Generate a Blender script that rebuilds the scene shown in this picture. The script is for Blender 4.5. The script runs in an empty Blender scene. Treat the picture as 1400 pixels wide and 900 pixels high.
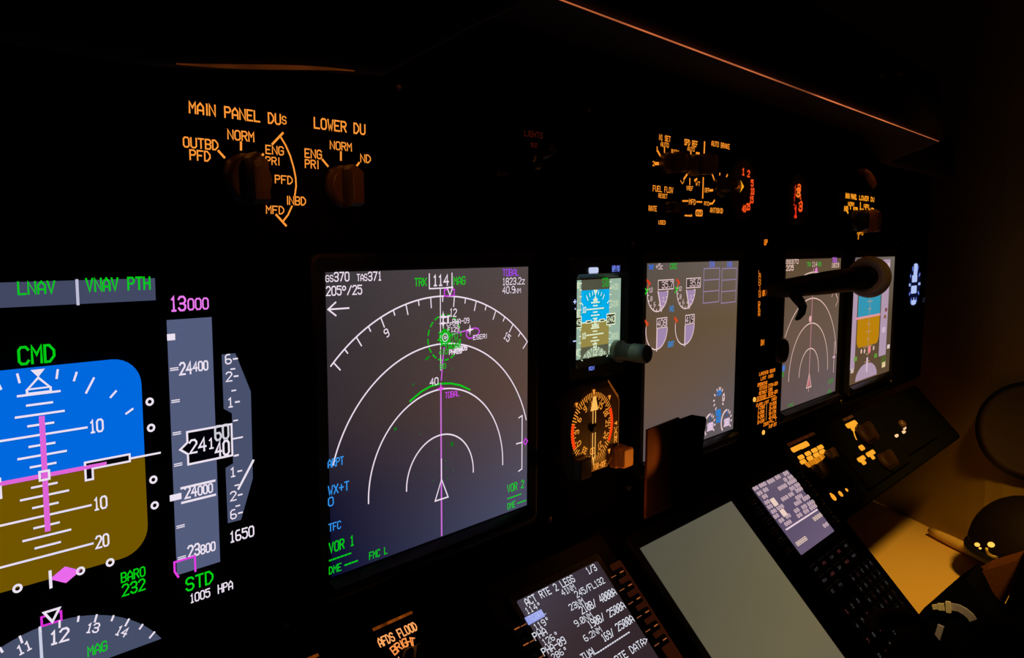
import bpy, math, random
from math import sin, cos, pi, radians as rad
from mathutils import Vector, Matrix

random.seed(4)
SC = bpy.context.scene
COL = SC.collection

# ------------------------------------------------------------------ camera, world, lights, exposure
W, H, FOC = 1400, 900, 1104.55
CAM = Vector((-.2602, -.3610, .1000))
ROT = Matrix(((.6584, -.7527, .0037), (-.0756, -.0710, -.9946), (.7489, .6545, -.1036)))   # world -> right, down, forward
cd = bpy.data.cameras.new('camera')
cam = bpy.data.objects.new('camera', cd)
COL.objects.link(cam)
cd.sensor_fit = 'HORIZONTAL'
cd.sensor_width = 36
cd.lens = 36 * FOC / W
cd.clip_start = .01
r, d, f = (Vector(ROT[i]).normalized() for i in range(3))
m = Matrix((r, -d, -f)).transposed().to_quaternion().to_matrix().to_4x4()
m.translation = CAM
cam.matrix_world = m
SC.camera = cam
SC.view_settings.view_transform = 'Standard'
SC.view_settings.look = 'None'
SC.view_settings.exposure = 0
SC.view_settings.gamma = 1
SC.view_settings.use_curve_mapping = False
SC.cycles.use_denoising = True
SC.cycles.max_bounces = 6
w = bpy.data.worlds.new('night')
SC.world = w
w.use_nodes = True
w.node_tree.nodes['Background'].inputs[0].default_value = (.9, .75, .8, 1)
w.node_tree.nodes['Background'].inputs[1].default_value = .0045


def lamp(name, kind, loc, aim, power, color, size=(.05, .05), spot=60, blend=.6):
    l = bpy.data.lights.new(name, kind)
    l.energy = power
    l.color = color
    if kind == 'AREA':
        l.shape = 'RECTANGLE'
        l.size, l.size_y = size
    else:
        l.shadow_soft_size = size[0]
    if kind == 'SPOT':
        l.spot_size = rad(spot)
        l.spot_blend = blend
    o = bpy.data.objects.new(name, l)
    COL.objects.link(o)
    o.location = loc
    o.rotation_euler = (Vector(aim) - Vector(loc)).to_track_quat('-Z', 'Y').to_euler()
    return o


ORANGE = (1, .30, .05)
lamp('glareshield_flood_light', 'AREA', (.42, -.085, .213), (.42, 0, .08), .010, ORANGE, (.72, .01))
lamp('outboard_flood_light', 'SPOT', (-.015, -.12, .19), (-.015, -.008, .122), .11, ORANGE, (.006, 0), 42, .5)
lamp('first_officer_flood_light', 'AREA', (.86, -.03, .205), (.86, 0, .10), .004, ORANGE, (.16, .01))
lamp('chart_light', 'SPOT', (.32, -.60, .85), (1.04, -.05, -.40), 84, (1, .56, .07), (.07, 0), 23, 1)
lamp('dial_fill_light', 'SPOT', (.304, -.062, -.078), (.262, -.008, -.052), .048, (1, .36, .04), (.004, 0), 62, .5)  # added unseen spot in front, stands in for the dial's inner lighting
lamp('dial_card_fill_light', 'POINT', (.258, -.036, -.100), (0, 0, 0), .011, (1, .32, .04), (.004, 0))  # added unseen point light, brightens dial bottom, knobs and card
lamp('strap_fill_light', 'SPOT', (-.02, -.62, .95), (.752, -.140, -.300), 42, (1, .74, .42), (.01, 0), 4.6, .9)  # added unseen narrow spot that brightens only the strap and buckle

# ------------------------------------------------------------------ materials


def lin(c):
    return tuple(((v / 255) / 12.92 if v / 255 <= .04045 else ((v / 255 + .055) / 1.055) ** 2.4) for v in c) + (1,)


MATS = {}


def nmat(name):
    mt = bpy.data.materials.new(name)
    mt.use_nodes = True
    nt = mt.node_tree
    nt.nodes.clear()
    out = nt.nodes.new('ShaderNodeOutputMaterial')
    return mt, nt, out


def glow(rgb, k=1.0):
    """something that is lit from within: the light of a display or a backlit legend"""
    key = ('g', rgb, k)
    if key not in MATS:
        mt, nt, out = nmat('lit_%02x%02x%02x' % tuple(int(c) for c in rgb))
        e = nt.nodes.new('ShaderNodeEmission')
        e.inputs[0].default_value = lin(rgb)
        e.inputs[1].default_value = k
        nt.links.new(e.outputs[0], out.inputs[0])
        mt.cycles.emission_sampling = 'NONE'
        MATS[key] = mt
    return MATS[key]


def solid(name, rgb, rough=.5, spec=.5, metal=0, noise=.15, scale=60, bump=0):
    if name in MATS:
        return MATS[name]
    mt, nt, out = nmat(name)
    b = nt.nodes.new('ShaderNodeBsdfPrincipled')
    nt.links.new(b.outputs[0], out.inputs[0])
    tc = nt.nodes.new('ShaderNodeTexCoord')
    n = nt.nodes.new('ShaderNodeTexNoise')
    n.inputs['Scale'].default_value = scale
    n.inputs['Detail'].default_value = 4
    nt.links.new(tc.outputs['Object'], n.inputs['Vector'])
    mx = nt.nodes.new('ShaderNodeMix')
    mx.data_type = 'RGBA'
    c = lin(rgb)
    mx.inputs[6].default_value = tuple(v * (1 - noise) for v in c[:3]) + (1,)
    mx.inputs[7].default_value = tuple(min(1, v * (1 + noise)) for v in c[:3]) + (1,)
    nt.links.new(n.outputs['Fac'], mx.inputs[0])
    nt.links.new(mx.outputs[2], b.inputs['Base Color'])
    b.inputs['Roughness'].default_value = rough
    b.inputs['Specular IOR Level'].default_value = spec
    b.inputs['Metallic'].default_value = metal
    if bump:
        bp = nt.nodes.new('ShaderNodeBump')
        bp.inputs['Strength'].default_value = bump
        bp.inputs['Distance'].default_value = .001
        nt.links.new(n.outputs['Fac'], bp.inputs['Height'])
        nt.links.new(bp.outputs[0], b.inputs['Normal'])
    MATS[name] = mt
    return mt


def lcd(name, rows, grain=.10):
    """an LCD's black level and backlight, uneven over the glass: rows of (left, right) colours from bottom to top"""
    mt, nt, out = nmat(name)
    e = nt.nodes.new('ShaderNodeEmission')
    nt.links.new(e.outputs[0], out.inputs[0])
    tc = nt.nodes.new('ShaderNodeTexCoord')
    sp = nt.nodes.new('ShaderNodeSeparateXYZ')
    nt.links.new(tc.outputs['Generated'], sp.inputs[0])

    def ramp(cols):
        rp = nt.nodes.new('ShaderNodeValToRGB')
        el = rp.color_ramp.elements
        while len(el) < len(cols):
            el.new(.5)
        for i, c in enumerate(cols):
            el[i].position = i / (len(cols) - 1)
            el[i].color = lin(c)
        nt.links.new(sp.outputs['Z'], rp.inputs[0])
        return rp
    a, b = ramp([q[0] for q in rows]), ramp([q[1] for q in rows])
    mx = nt.nodes.new('ShaderNodeMix')
    mx.data_type = 'RGBA'
    nt.links.new(sp.outputs['X'], mx.inputs[0])
    nt.links.new(a.outputs[0], mx.inputs[6])
    nt.links.new(b.outputs[0], mx.inputs[7])
    nt.links.new(mx.outputs[2], e.inputs[0])
    n = nt.nodes.new('ShaderNodeTexNoise')
    n.inputs['Scale'].default_value = 900
    nt.links.new(tc.outputs['Object'], n.inputs['Vector'])
    mr = nt.nodes.new('ShaderNodeMapRange')
    mr.inputs['To Min'].default_value = 1 - grain * 2
    mr.inputs['To Max'].default_value = 1 + grain * 2
    nt.links.new(n.outputs['Fac'], mr.inputs['Value'])
    nt.links.new(mr.outputs[0], e.inputs[1])
    return mt


def strip_glow(name, rgb, k, scale):
    """a glowing strip, lit edge and painted glint alike, whose brightness wavers along its length"""
    mt, nt, out = nmat(name)
    e = nt.nodes.new('ShaderNodeEmission')
    nt.links.new(e.outputs[0], out.inputs[0])
    e.inputs[0].default_value = lin(rgb)
    tc = nt.nodes.new('ShaderNodeTexCoord')
    n = nt.nodes.new('ShaderNodeTexNoise')
    n.noise_dimensions = '1D'
    n.inputs['Scale'].default_value = scale
    sp = nt.nodes.new('ShaderNodeSeparateXYZ')
    nt.links.new(tc.outputs['Object'], sp.inputs[0])
    nt.links.new(sp.outputs['X'], n.inputs['W'])
    mr = nt.nodes.new('ShaderNodeMapRange')
    mr.inputs['From Min'].default_value = .3
    mr.inputs['From Max'].default_value = .7
    mr.inputs['To Min'].default_value = k * .25
    mr.inputs['To Max'].default_value = k * 1.3
    nt.links.new(n.outputs['Fac'], mr.inputs['Value'])
    nt.links.new(mr.outputs[0], e.inputs[1])
    mt.cycles.emission_sampling = 'NONE'
    return mt


PANEL = solid('panel_paint', (16, 15, 15), .8, 0)
PLATE = solid('plate_paint', (14, 13, 13), .8, 0)
BEZEL = solid('bezel_plastic', (18, 17, 18), .6, .5, noise=.05)
LIP = solid('bezel_lip_plastic', (10, 10, 11), .22, .4, noise=.05)
BLACK = solid('black_plastic', (18, 17, 17), .5, .25)
KNOB = solid('knob_plastic', (92, 66, 52), .42, .5)
KNOBD = solid('dark_knob_plastic', (40, 34, 32), .40, .5)
KEY = solid('key_plastic', (20, 19, 20), .5, .4)
RUBBER = solid('shield_vinyl', (66, 50, 50), .8, .2, bump=.3, scale=400)
GREYP = solid('grey_plastic', (190, 165, 160), .5, .4)
TAN = solid('tan_paint', (214, 176, 112), .55, .2, noise=.04, scale=8)
WALLM = solid('wall_trim_paint', (150, 120, 52), .65, .2, noise=.06, scale=10)
FLOORM = solid('floor_carpet', (40, 34, 30), .9, .1)
CLOTH = solid('seat_cloth', (9, 8, 8), .9, 0, bump=.4, scale=300)
BROWNC = solid('brown_cloth', (96, 56, 28), .9, 0, bump=.4, scale=300)
CARD = solid('brown_card', (92, 50, 32), .7, .2)
STRAP = solid('strap_webbing', (150, 140, 135), .7, .3)
BRASS = solid('buckle_metal', (250, 225, 160), .4, .5, .35)
SCREW = solid('screw_metal', (120, 112, 105), .35, .5, 1)
GLASS, _nt, _o = nmat('window_glass')
_g = _nt.nodes.new('ShaderNodeBsdfGlass')
_g.inputs['IOR'].default_value = 1.45
_nt.links.new(_g.outputs[0], _o.inputs[0])

WHITE = (235, 225, 240)
GREEN = (0, 200, 20)
MAG = (225, 90, 225)
CYAN = (30, 130, 240)
AMBER = (255, 152, 56)
AMB2 = (250, 140, 30)

# ------------------------------------------------------------------ frames: the upright main panel, and the lower panels lying back at 46.6 degrees
LA = .8140
LO = Vector((.2906, -.0174, -.1478))


class Frame:
    def __init__(s, o, th):
        s.o = Vector(o)
        s.th = th
        s.R = Matrix.Rotation(th, 3, 'X')

    def w(s, x, y, z):
        return s.o + s.R @ Vector((x - s.o.x, y, z))


MAIN = Frame((0, 0, 0), 0)
LOW = Frame(LO, LA - pi / 2)


def at(px, py, h=0, fr=MAIN):
    """the point (x, z) of a frame's plane, h in front of it, seen at a place of the photograph"""
    dr = ROT.transposed() @ Vector(((px - 700) / FOC, (py - 450) / FOC, 1))
    n = fr.R @ Vector((0, 1, 0))
    o = fr.o - n * h
    t = n.dot(o - CAM) / n.dot(dr)
    q = fr.R.transposed() @ (CAM + dr * t - fr.o)
    return (q.x + fr.o.x, q.z)


def at_x(px, py, ax, val):
    dr = ROT.transposed() @ Vector(((px - 700) / FOC, (py - 450) / FOC, 1))
    return CAM + dr * ((val - CAM[ax]) / dr[ax])


# ------------------------------------------------------------------ stroke lettering, cap height 6, width 4
FONT = {
 'A': '00 04 26 44 40|02 42', 'B': '00 06 36 45 44 33 03|33 42 41 30 00', 'C': '45 36 16 05 01 10 30 41', 'D': '00 06 26 44 42 20 00',
 'E': '40 00 06 46|03 33', 'F': '00 06 46|03 33', 'G': '45 36 16 05 01 10 30 41 43 23', 'H': '00 06|40 46|03 43', 'I': '20 26',
 'J': '01 10 30 41 46', 'K': '00 06|46 02|13 40', 'L': '06 00 40', 'M': '00 06 23 46 40', 'N': '00 06 40 46', 'O': '10 01 05 16 36 45 41 30 10',
 'P': '00 06 36 45 44 33 03', 'Q': '10 01 05 16 36 45 41 30 10|22 40', 'R': '00 06 36 45 44 33 03|23 40', 'S': '45 36 16 05 04 13 33 42 41 30 10 01',
 'T': '20 26|06 46', 'U': '06 01 10 30 41 46', 'V': '06 20 46', 'W': '06 10 23 30 46', 'X': '00 46|06 40', 'Y': '06 23 46|23 20', 'Z': '06 46 00 40',
 '0': '10 01 05 16 36 45 41 30 10', '1': '15 26 20|10 30', '2': '05 16 36 45 44 00 40', '3': '05 16 36 45 44 33 42 41 30 10 01|13 33', '4': '30 36 02 42',
 '5': '46 06 04 34 43 41 30 10 01', '6': '36 16 05 01 10 30 41 42 33 03', '7': '06 46 10', '8': '13 04 05 16 36 45 44 33 13 02 01 10 30 41 42 33',
 '9': '10 30 41 45 36 16 05 04 13 43', '@': '10 01 05 16 36 45 41 30 10|01 45', '-': '03 43', '+': '03 43|21 25', '/': '00 46', '.': '20 21', ':': '21 22|24 25',
 '>': '05 43 01', '<': '45 03 41', '*': '15 16 26 25 15', '(': '36 25 21 30', ')': '16 25 21 10', 's': '33 24 14 03 12 32 41 30 10 01', 'z': '04 44 00 40', 'c': '34 14 03 01 10 30', '#': '00 06 46 40 00|10 16|20 26|30 36'}


class G:
    """flat marks and solids that become one mesh; every point in frame coordinates"""
    def __init__(s, fr=MAIN):
        s.v, s.f, s.mi, s.m, s.fr = [], [], [], [], fr
        s.smooth = []

    def mid(s, mt):
        if mt not in s.m:
            s.m.append(mt)
        return s.m.index(mt)

    def face(s, pts, mt, sm=False):
        b = len(s.v)
        s.v += [tuple(p) for p in pts]
        s.f.append(list(range(b, b + len(pts))))
        s.mi.append(s.mid(mt))
        s.smooth.append(sm)

    def poly(s, pts, h, mt):
        s.face([(x, -h, z) for x, z in pts], mt)

    def rect(s, x0, x1, z0, z1, h, mt):
        s.poly([(x0, z0), (x1, z0), (x1, z1), (x0, z1)], h, mt)

    def line(s, pts, wd, h, mt, closed=False):
        pts = [Vector((p[0], p[1])) for p in pts]
        n = len(pts)
        if n < 2:
            return
        L, Rr = [], []
        for i in range(n):
            a = pts[i - 1] if (i or closed) else None
            b = pts[(i + 1) % n] if (i < n - 1 or closed) else None
            d1 = (pts[i] - a).normalized() if a is not None else None
            d2 = (b - pts[i]).normalized() if b is not None else None
            if d1 is None or d1.length == 0:
                d1 = d2
            if d2 is None or d2.length == 0:
                d2 = d1
            n1 = Vector((-d1.y, d1.x))
            n2 = Vector((-d2.y, d2.x))
            k = n1 + n2
            if k.length < 1e-6:
                k = n1
            k.normalize()
            sc = min(2.0, 1 / max(.3, k.dot(n1)))
            e = d1 * 0
            if a is None:
                e = -d2 * wd * .4
            if b is None:
                e = d1 * wd * .4
            L.append(pts[i] + e + k * wd / 2 * sc)
            Rr.append(pts[i] + e - k * wd / 2 * sc)
        for i in range(n if closed else n - 1):
            j = (i + 1) % n
            s.poly([L[i], Rr[i], Rr[j], L[j]], h, mt)

    def arc(s, c, rd, a0, a1, wd, h, mt, n=48, xlim=None):
        pts = [(c[0] + rd * cos(rad(a0 + (a1 - a0) * i / n)), c[1] + rd * sin(rad(a0 + (a1 - a0) * i / n))) for i in range(n + 1)]
        if xlim:
            pts = [p for p in pts if xlim[0] < p[0] < xlim[1]]
        s.line(pts, wd, h, mt)

    def disc(s, c, rd, h, mt, n=24):
        s.poly([(c[0] + rd * cos(2 * pi * i / n), c[1] + rd * sin(2 * pi * i / n)) for i in range(n)], h, mt)

    def ring(s, c, rd, wd, h, mt, n=20):
        s.line([(c[0] + rd * cos(2 * pi * i / n), c[1] + rd * sin(2 * pi * i / n)) for i in range(n)], wd, h, mt, True)

    def t2(s, text, x, z, ht, wid, h, mt, rot=0, wt=.15, al='l'):
        """text with its baseline's left end (or middle) at x, z"""
        k = ht / 6
        wid_ = [{'.': .45, ':': .45, 'I': .5, '1': .85}.get(ch, 1) for ch in text]
        adv = wid / max(.3, sum(wid_) - .28)
        cw = adv * .72
        ox = -wid / 2 if al == 'c' else 0
        cr, sr = cos(rot), sin(rot)
        for i, ch in enumerate(text):
            if ch == ' ':
                continue
            cl = ox + sum(wid_[:i]) * adv - (1 - wid_[i]) * cw / 2
            for st in FONT[ch].split('|'):
                pts = []
                for q in st.split():
                    a = cl + int(q[0]) / 4 * cw
                    b = int(q[1]) * k
                    pts.append((x + a * cr - b * sr, z + a * sr + b * cr))
                s.line(pts, ht * wt, h, mt)

    def txt(s, text, xl, yb, yt, xr, h, mt, wt=.15):
        """text from the pixel of its left baseline, its top and its right end"""
        a = at(xl, yb, h, s.fr)
        # find x where the baseline meets pixel column xr
        lo_, hi_ = a[0], a[0] + .6
        for _ in range(40):
            md = (lo_ + hi_) / 2
            if proj(s.fr.w(md, -h, a[1]))[0] < xr:
                lo_ = md
            else:
                hi_ = md
        ht = at(xl, yt, h, s.fr)[1] - a[1]
        s.t2(text, a[0], a[1], ht, lo_ - a[0], h, mt, 0, wt)

    def mark(s, text, cx, cy, wpx, hpx, h, mt, wt=.16, rot=0):
        """text centred on a place of the photograph, its width and height measured there"""
        a = at(cx, cy, h, s.fr)
        p0 = proj(s.fr.w(a[0], -h, a[1]))
        px_ = proj(s.fr.w(a[0] + .001, -h, a[1]))
        pz_ = proj(s.fr.w(a[0], -h, a[1] + .001))
        wd = wpx / abs(px_[0] - p0[0]) * .001
        ht = hpx / abs(pz_[1] - p0[1]) * .001
        s.t2(text, a[0] + sin(rot) * ht / 2, a[1] - cos(rot) * ht / 2, ht, wd, h, mt, rot, wt, 'c')

    def pill(s, cx, cy, wpx, hpx, h, mt):
        """a rounded lit bar where the writing is too small to be read"""
        a = at(cx, cy, h, s.fr)
        p0 = proj(s.fr.w(a[0], -h, a[1]))
        wd = wpx / abs(proj(s.fr.w(a[0] + .001, -h, a[1]))[0] - p0[0]) * .001
        ht = hpx / abs(proj(s.fr.w(a[0], -h, a[1] + .001))[1] - p0[1]) * .001
        s.poly(rr(a[0] - wd / 2, a[0] + wd / 2, a[1] - ht / 2, a[1] + ht / 2, min(wd, ht) * .42, 4), h, mt)

    def loft(s, loops, mt, cap0=True, cap1=True, sm=False):
        b = len(s.v)
        n = len(loops[0])
        for L in loops:
            s.v += [tuple(p) for p in L]
        i_ = s.mid(mt)
        for k in range(len(loops) - 1):
            for i in range(n):
                j = (i + 1) % n
                s.f.append([b + k * n + i, b + k * n + j, b + (k + 1) * n + j, b + (k + 1) * n + i])
                s.mi.append(i_)
                s.smooth.append(sm)
        for c, k in ((cap0, 0), (cap1, len(loops) - 1)):
            if c:
                q = list(range(b + k * n, b + (k + 1) * n))
                s.f.append(q if k else q[::-1])
                s.mi.append(i_)
                s.smooth.append(False)

    def plate(s, x0, x1, z0, z1, rr_, yb, yf, ch, mt):
        """a rounded plate from depth yb to its face at yf (towards the pilot, negative)"""
        o = rr(x0, x1, z0, z1, rr_)
        q = rr(x0 + ch, x1 - ch, z0 + ch, z1 - ch, max(.0002, rr_ - ch))
        s.loft([[(x, yb, z) for x, z in o], [(x, yf + ch, z) for x, z in o], [(x, yf, z) for x, z in q]], mt)

    def turn(s, c, prof, mt, n=28, sm=True, axis='y', a0=0, squash=1):
        """a turned solid on an axis along depth: prof = [(radius, depth y)]"""
        loops = []
        for rd, y in prof:
            L = []
            for i in range(n):
                t = 2 * pi * i / n + a0
                if axis == 'y':
                    L.append((c[0] + rd * cos(t), y, c[1] + rd * sin(t)))
                elif axis == 'x':
                    L.append((y, c[0] + rd * cos(t), c[1] + rd * sin(t)))
                else:
                    L.append((c[0] + rd * cos(t), c[1] + rd * sin(t), y))
            loops.append(L)
        s.loft(loops, mt, sm=sm)

    def tube(s, pts, rd, mt, n=10, sm=True):
        pts = [Vector(p) for p in pts]
        rds = rd if isinstance(rd, (list, tuple)) else [rd] * len(pts)
        loops = []
        u = None
        for i, p in enumerate(pts):
            t = (pts[min(i + 1, len(pts) - 1)] - pts[max(i - 1, 0)]).normalized()
            if u is None:
                u = t.orthogonal().normalized()
            u = (u - t * u.dot(t)).normalized()
            v = t.cross(u)
            loops.append([p + (u * cos(2 * pi * k / n) + v * sin(2 * pi * k / n)) * rds[i] for k in range(n)])
        s.loft(loops, mt, sm=sm)

    def build(s, name, parent=None, root=(0, 0, 0), label=None):
        me = bpy.data.meshes.new(name)
        o = root
        me.from_pydata([(v[0] - o[0], v[1] - o[1], v[2] - o[2]) for v in s.v], [], s.f)
        for mt in s.m:
            me.materials.append(mt)
        me.polygons.foreach_set('material_index', s.mi)
        me.polygons.foreach_set('use_smooth', s.smooth)
        me.validate()
        me.update()
        ob = bpy.data.objects.new(name, me)
        COL.objects.link(ob)
        if parent:
            ob.parent = parent
        if label:
            ob['label'] = label
        return ob


def proj(p):
    q = ROT @ (Vector(p) - CAM)
    return (700 + FOC * q.x / q.z, 450 + FOC * q.y / q.z)


def rr(x0, x1, z0, z1, rd, n=5):
    pts = []
    for cx, cz, a in ((x1 - rd, z1 - rd, 0), (x0 + rd, z1 - rd, 90), (x0 + rd, z0 + rd, 180), (x1 - rd, z0 + rd, 270)):
        for i in range(n + 1):
            t = rad(a + 90 * i / n)
            pts.append((cx + rd * cos(t), cz + rd * sin(t)))
    return pts


def tag(o, label, cat, group=None, kind=None):
    o['label'] = label
    o['category'] = cat
    if group:
        o['group'] = group
    if kind:
        o['kind'] = kind
    return o


class Thing:
    """an Empty at the thing's base that parents its parts"""
    def __init__(s, name, label, cat, x, z, fr=MAIN, y=0, group=None):
        s.fr = fr
        s.root = (x, y, z)
        s.o = bpy.data.objects.new(name, None)
        s.o.empty_display_size = .02
        COL.objects.link(s.o)
        s.o.location = fr.w(x, y, z)
        s.o.rotation_euler = (fr.th, 0, 0)
        tag(s.o, label, cat, group)

    def g(s):
        return G(s.fr)

    def solo(s, g):
        """a thing that is one mesh: the mesh takes the Empty's place"""
        n, ps = s.o.name, {k: s.o[k] for k in s.o.keys()}
        loc, rot = s.o.location.copy(), s.o.rotation_euler.copy()
        bpy.data.objects.remove(s.o)
        s.o = g.build(n, None, s.root)
        s.o.location, s.o.rotation_euler = loc, rot
        for k, v in ps.items():
            s.o[k] = v
        return s.o

    def put(s, g, name, parent=None, label=None):
        return g.build(name, parent or s.o, s.root, label)


def struct(name, g):
    o = g.build(name)
    o['kind'] = 'structure'
    return o


def box(g, x0, x1, y0, y1, z0, z1, mt, ch=.002):
    """a box with its long edges chamfered"""
    o = rr(x0, x1, z0, z1, ch, 2)
    q = rr(x0 + ch, x1 - ch, z0 + ch, z1 - ch, ch * .5, 2)
    g.loft([[(x, y1, z) for x, z in q], [(x, y1 - ch, z) for x, z in o], [(x, y0 + ch, z) for x, z in o], [(x, y0, z) for x, z in q]], mt)


def crop(ox, oy, k):
    return lambda x, y: (ox + x / k, oy + y / k)


# ------------------------------------------------------------------ the setting
g = G()
WP = [(1.641, .46), (1.232, -.072), (1.214, -.098), (1.204, -.125), (1.200, -.160), (1.199, -.22), (1.199, -1.3), (1.25, -1.3), (1.25, -.13), (1.70, .455)]
g.loft([[(x, y, -.9) for x, y in WP], [(x, y, 1.0) for x, y in WP]], WALLM, sm=False)
struct('wall_right', g)
g = G()
box(g, -1.0, 1.70, .42, .46, -.9, .27, BLACK)
struct('wall_front', g)
g = G()
box(g, -1.0, -.96, -1.3, .5, -.9, 1.0, BLACK)
struct('wall_left', g)
g = G()
box(g, -1.0, 1.70, -1.3, .5, -.94, -.9, FLOORM)
struct('floor', g)
g = G()
box(g, -1.0, 1.70, -1.3, .5, 1.0, 1.04, BLACK)
struct('ceiling', g)
for i, (x0, x1) in enumerate(((-.94, .38), (.44, 1.66))):
    g = G()
    box(g, x0, x1, .43, .438, .30, .96, GLASS, .001)
    struct('window_%d' % (i + 1), g)
g = G()
box(g, -1.0, 1.70, .40, .46, .955, 1.0, RUBBER)
box(g, .38, .44, .40, .46, .27, .955, RUBBER)
struct('trim_1', g)

# ------------------------------------------------------------------ main instrument panel
g = G()
g.plate(-.62, 1.20, -.118, .245, .012, .030, .004, .003, PANEL)
o = g.build('instrument_panel')
for sx_, sz_ in ((-.029, .115), (-.029, -.104), (.191, .118), (.1985, -.104), (.214, -.020), (.306, .100), (.306, -.104), (.506, .075), (.603, .118), (.604, -.104), (.815, .104), (.816, -.104), (1.025, .104), (1.03, -.104), (.055, .190), (.24, .20)):
    g = G()
    g.turn((sx_, sz_), [(.0030, .0045), (.0030, .0022), (.0022, .0012), (.0008, .0012)], SCREW, 14)
    g.build('screw', o)
tag(o, 'wide black upright instrument panel carrying the row of lit displays', 'panel')

# ------------------------------------------------------------------ glareshield: its lip juts out over the middle and draws back to both sides
t = Thing('glareshield', 'dark padded glareshield with painted orange glint along lower edge above the panel', 'glareshield', .41, .245)
g = t.g()


def lip(x):
    """depth, height of the lower lip at x"""
    def sm(a, b, v):
        v = max(0, min(1, (v - a) / (b - a)))
        return v * v * (3 - 2 * v)
    k = sm(.015, .06, x) * (1 - sm(.80, .86, x))
    y = -.024 + (-.1 + .024) * k
    z = .172 + .014 * sm(-.12, .02, x) if x < .02 else .186
    if x > .4:
        z = .206
    return y, z * (1 - k) + .2225 * k


loops = []
xs = [-.62 + i * .02 for i in range(92)]
for x in xs:
    y, z = lip(x)
    loops.append([(x, .03, .246), (x, .004, .2455), (x, y + .010, z + .006), (x, y + .004, z + .001), (x, y, z), (x, y - .004, z + .002),
                  (x, y - .006, z + .007), (x, y - .004, z + .030), (x, y + .004, z + .075), (x, y + .05, .300), (x, .03 + .05, .302)])
g.loft(loops, RUBBER, sm=True)
t.put(g, 'hood')
g = t.g()
LIP_GLINT = strip_glow('lip_glint_paint', (232, 122, 72), .78, 9)  # floodlight reflection on the lip, painted as a glowing tube
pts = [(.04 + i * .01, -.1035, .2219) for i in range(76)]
g.tube(pts, [.0002 + .00035 * sin(pi * (i + .5) / 76) ** .3 for i in range(76)], LIP_GLINT, 8)
t.put(g, 'painted_glint', label='thin painted orange glint on the lip')
g = t.g()
BROW_GLINT = strip_glow('brow_glint_paint', (120, 56, 18), .5, 18)  # dim reflection on the captain's side lip, also painted by emission
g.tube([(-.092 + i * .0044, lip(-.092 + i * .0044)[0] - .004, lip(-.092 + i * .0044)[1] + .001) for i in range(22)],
       [.0002 + .0009 * sin(pi * (i + .5) / 22) for i in range(22)], BROW_GLINT, 8)
t.put(g, 'painted_glint', label='short dim painted orange glint')
for bx, bz in ((.560, .268), (.615, .279)):
    g = t.g()
    g.turn((bx, bz), [(.010, -.096), (.010, -.108), (.008, -.111)], BLACK)
    t.put(g, 'push_button')


# ------------------------------------------------------------------ display units
def display(name, label, cat, x0, x1, z0, z1, rows, fr=MAIN, group=None, bz=.010, grain=.1):
    t = Thing(name, label, cat, (x0 + x1) / 2, z0, fr, 0, group)
    g = t.g()
    c = .0012
    lo1 = [(x, .0036, z) for x, z in rr(x0 - bz, x1 + bz, z0 - bz - .004, z1 + bz, .006)]
    lo2 = [(x, -.0012, z) for x, z in rr(x0 - bz, x1 + bz, z0 - bz - .004, z1 + bz, .006)]
    lo3 = [(x, -.0018, z) for x, z in rr(x0 - bz + .002, x1 + bz - .002, z0 - bz - .002, z1 + bz - .002, .004)]
    lo4 = [(x, -.0002, z) for x, z in rr(x0 - c, x1 + c, z0 - c, z1 + c, .002)]
    lo5 = [(x, .0008, z) for x, z in rr(x0 - .0004, x1 + .0004, z0 - .0004, z1 + .0004, .0015)]
    g.loft([lo1, lo2, lo3, lo4, lo5], BEZEL, cap0=True, cap1=True)
    t.put(g, 'bezel')
    g = t.g()
    g.loft([[(x_, -.0002, z0 - .0012), (x_, -.0062, z0 - .0046), (x_, -.0064, z0 - .0062), (x_, -.0015, z0 - .0110), (x_, .0005, z0 - .0110)] for x_ in (x0 - .002, x1 + .002)], LIP)
    t.put(g, 'lower_lip')
    g = t.g()
    g.rect(x0, x1, z0, z1, 0, lcd(name + '_backlight', rows, grain))
    sc = t.put(g, 'screen')
    t.screen = sc
    return t


S = .17
PX0, NX0, EX0, FNX0, FPX0 = -.2158 - S, 0, .3235, .6122, .8366
Z0, Z1 = -.085, .085
H1, H2, H3, H4, H5 = .0003, .0005, .0007, .0009, .0011

# ---- captain's flight display
t = display('flight_display', 'large dark flight display with vivid blue and brown horizon, reading CMD', 'display', -.2158 - S, -.2158, Z0, Z1,
            [((2, 2, 22), (12, 12, 44)), ((2, 2, 16), (16, 16, 30)), ((3, 3, 20), (38, 38, 44))])
A = crop(0, 360, 3.2139)
B = crop(0, 620, 3.2139)
wh = glow(WHITE)


def P(q, h=H2, fr=MAIN):
    return at(q[0], q[1], h, fr)


TAPE = glow((84, 92, 124))
g = t.g()
xr_ = P(A(683, 100))[0]
zt = Z1 - .0005
zb = P(A(683, 163))[1]
g.rect(-.2158 - S + .012, xr_, zb, zt, H1, glow((66, 72, 98)))
q = P(A(340, 120))[0]
g.line([(q, zb), (q, zt)], .0012, H2, glow((190, 190, 215)))
q2 = 2 * q - xr_
g.line([(q2, zb), (q2, zt)], .0012, H2, glow((190, 190, 215)))
gr = glow(GREEN)
g.txt('LNAV', 25.5, 402.5, 386, 75, H2, gr)
g.txt('VNAV PTH', 118.5, 398.5, 381.5, 205, H2, gr)
t.put(g, 'mode_strip', t.screen)

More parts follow.
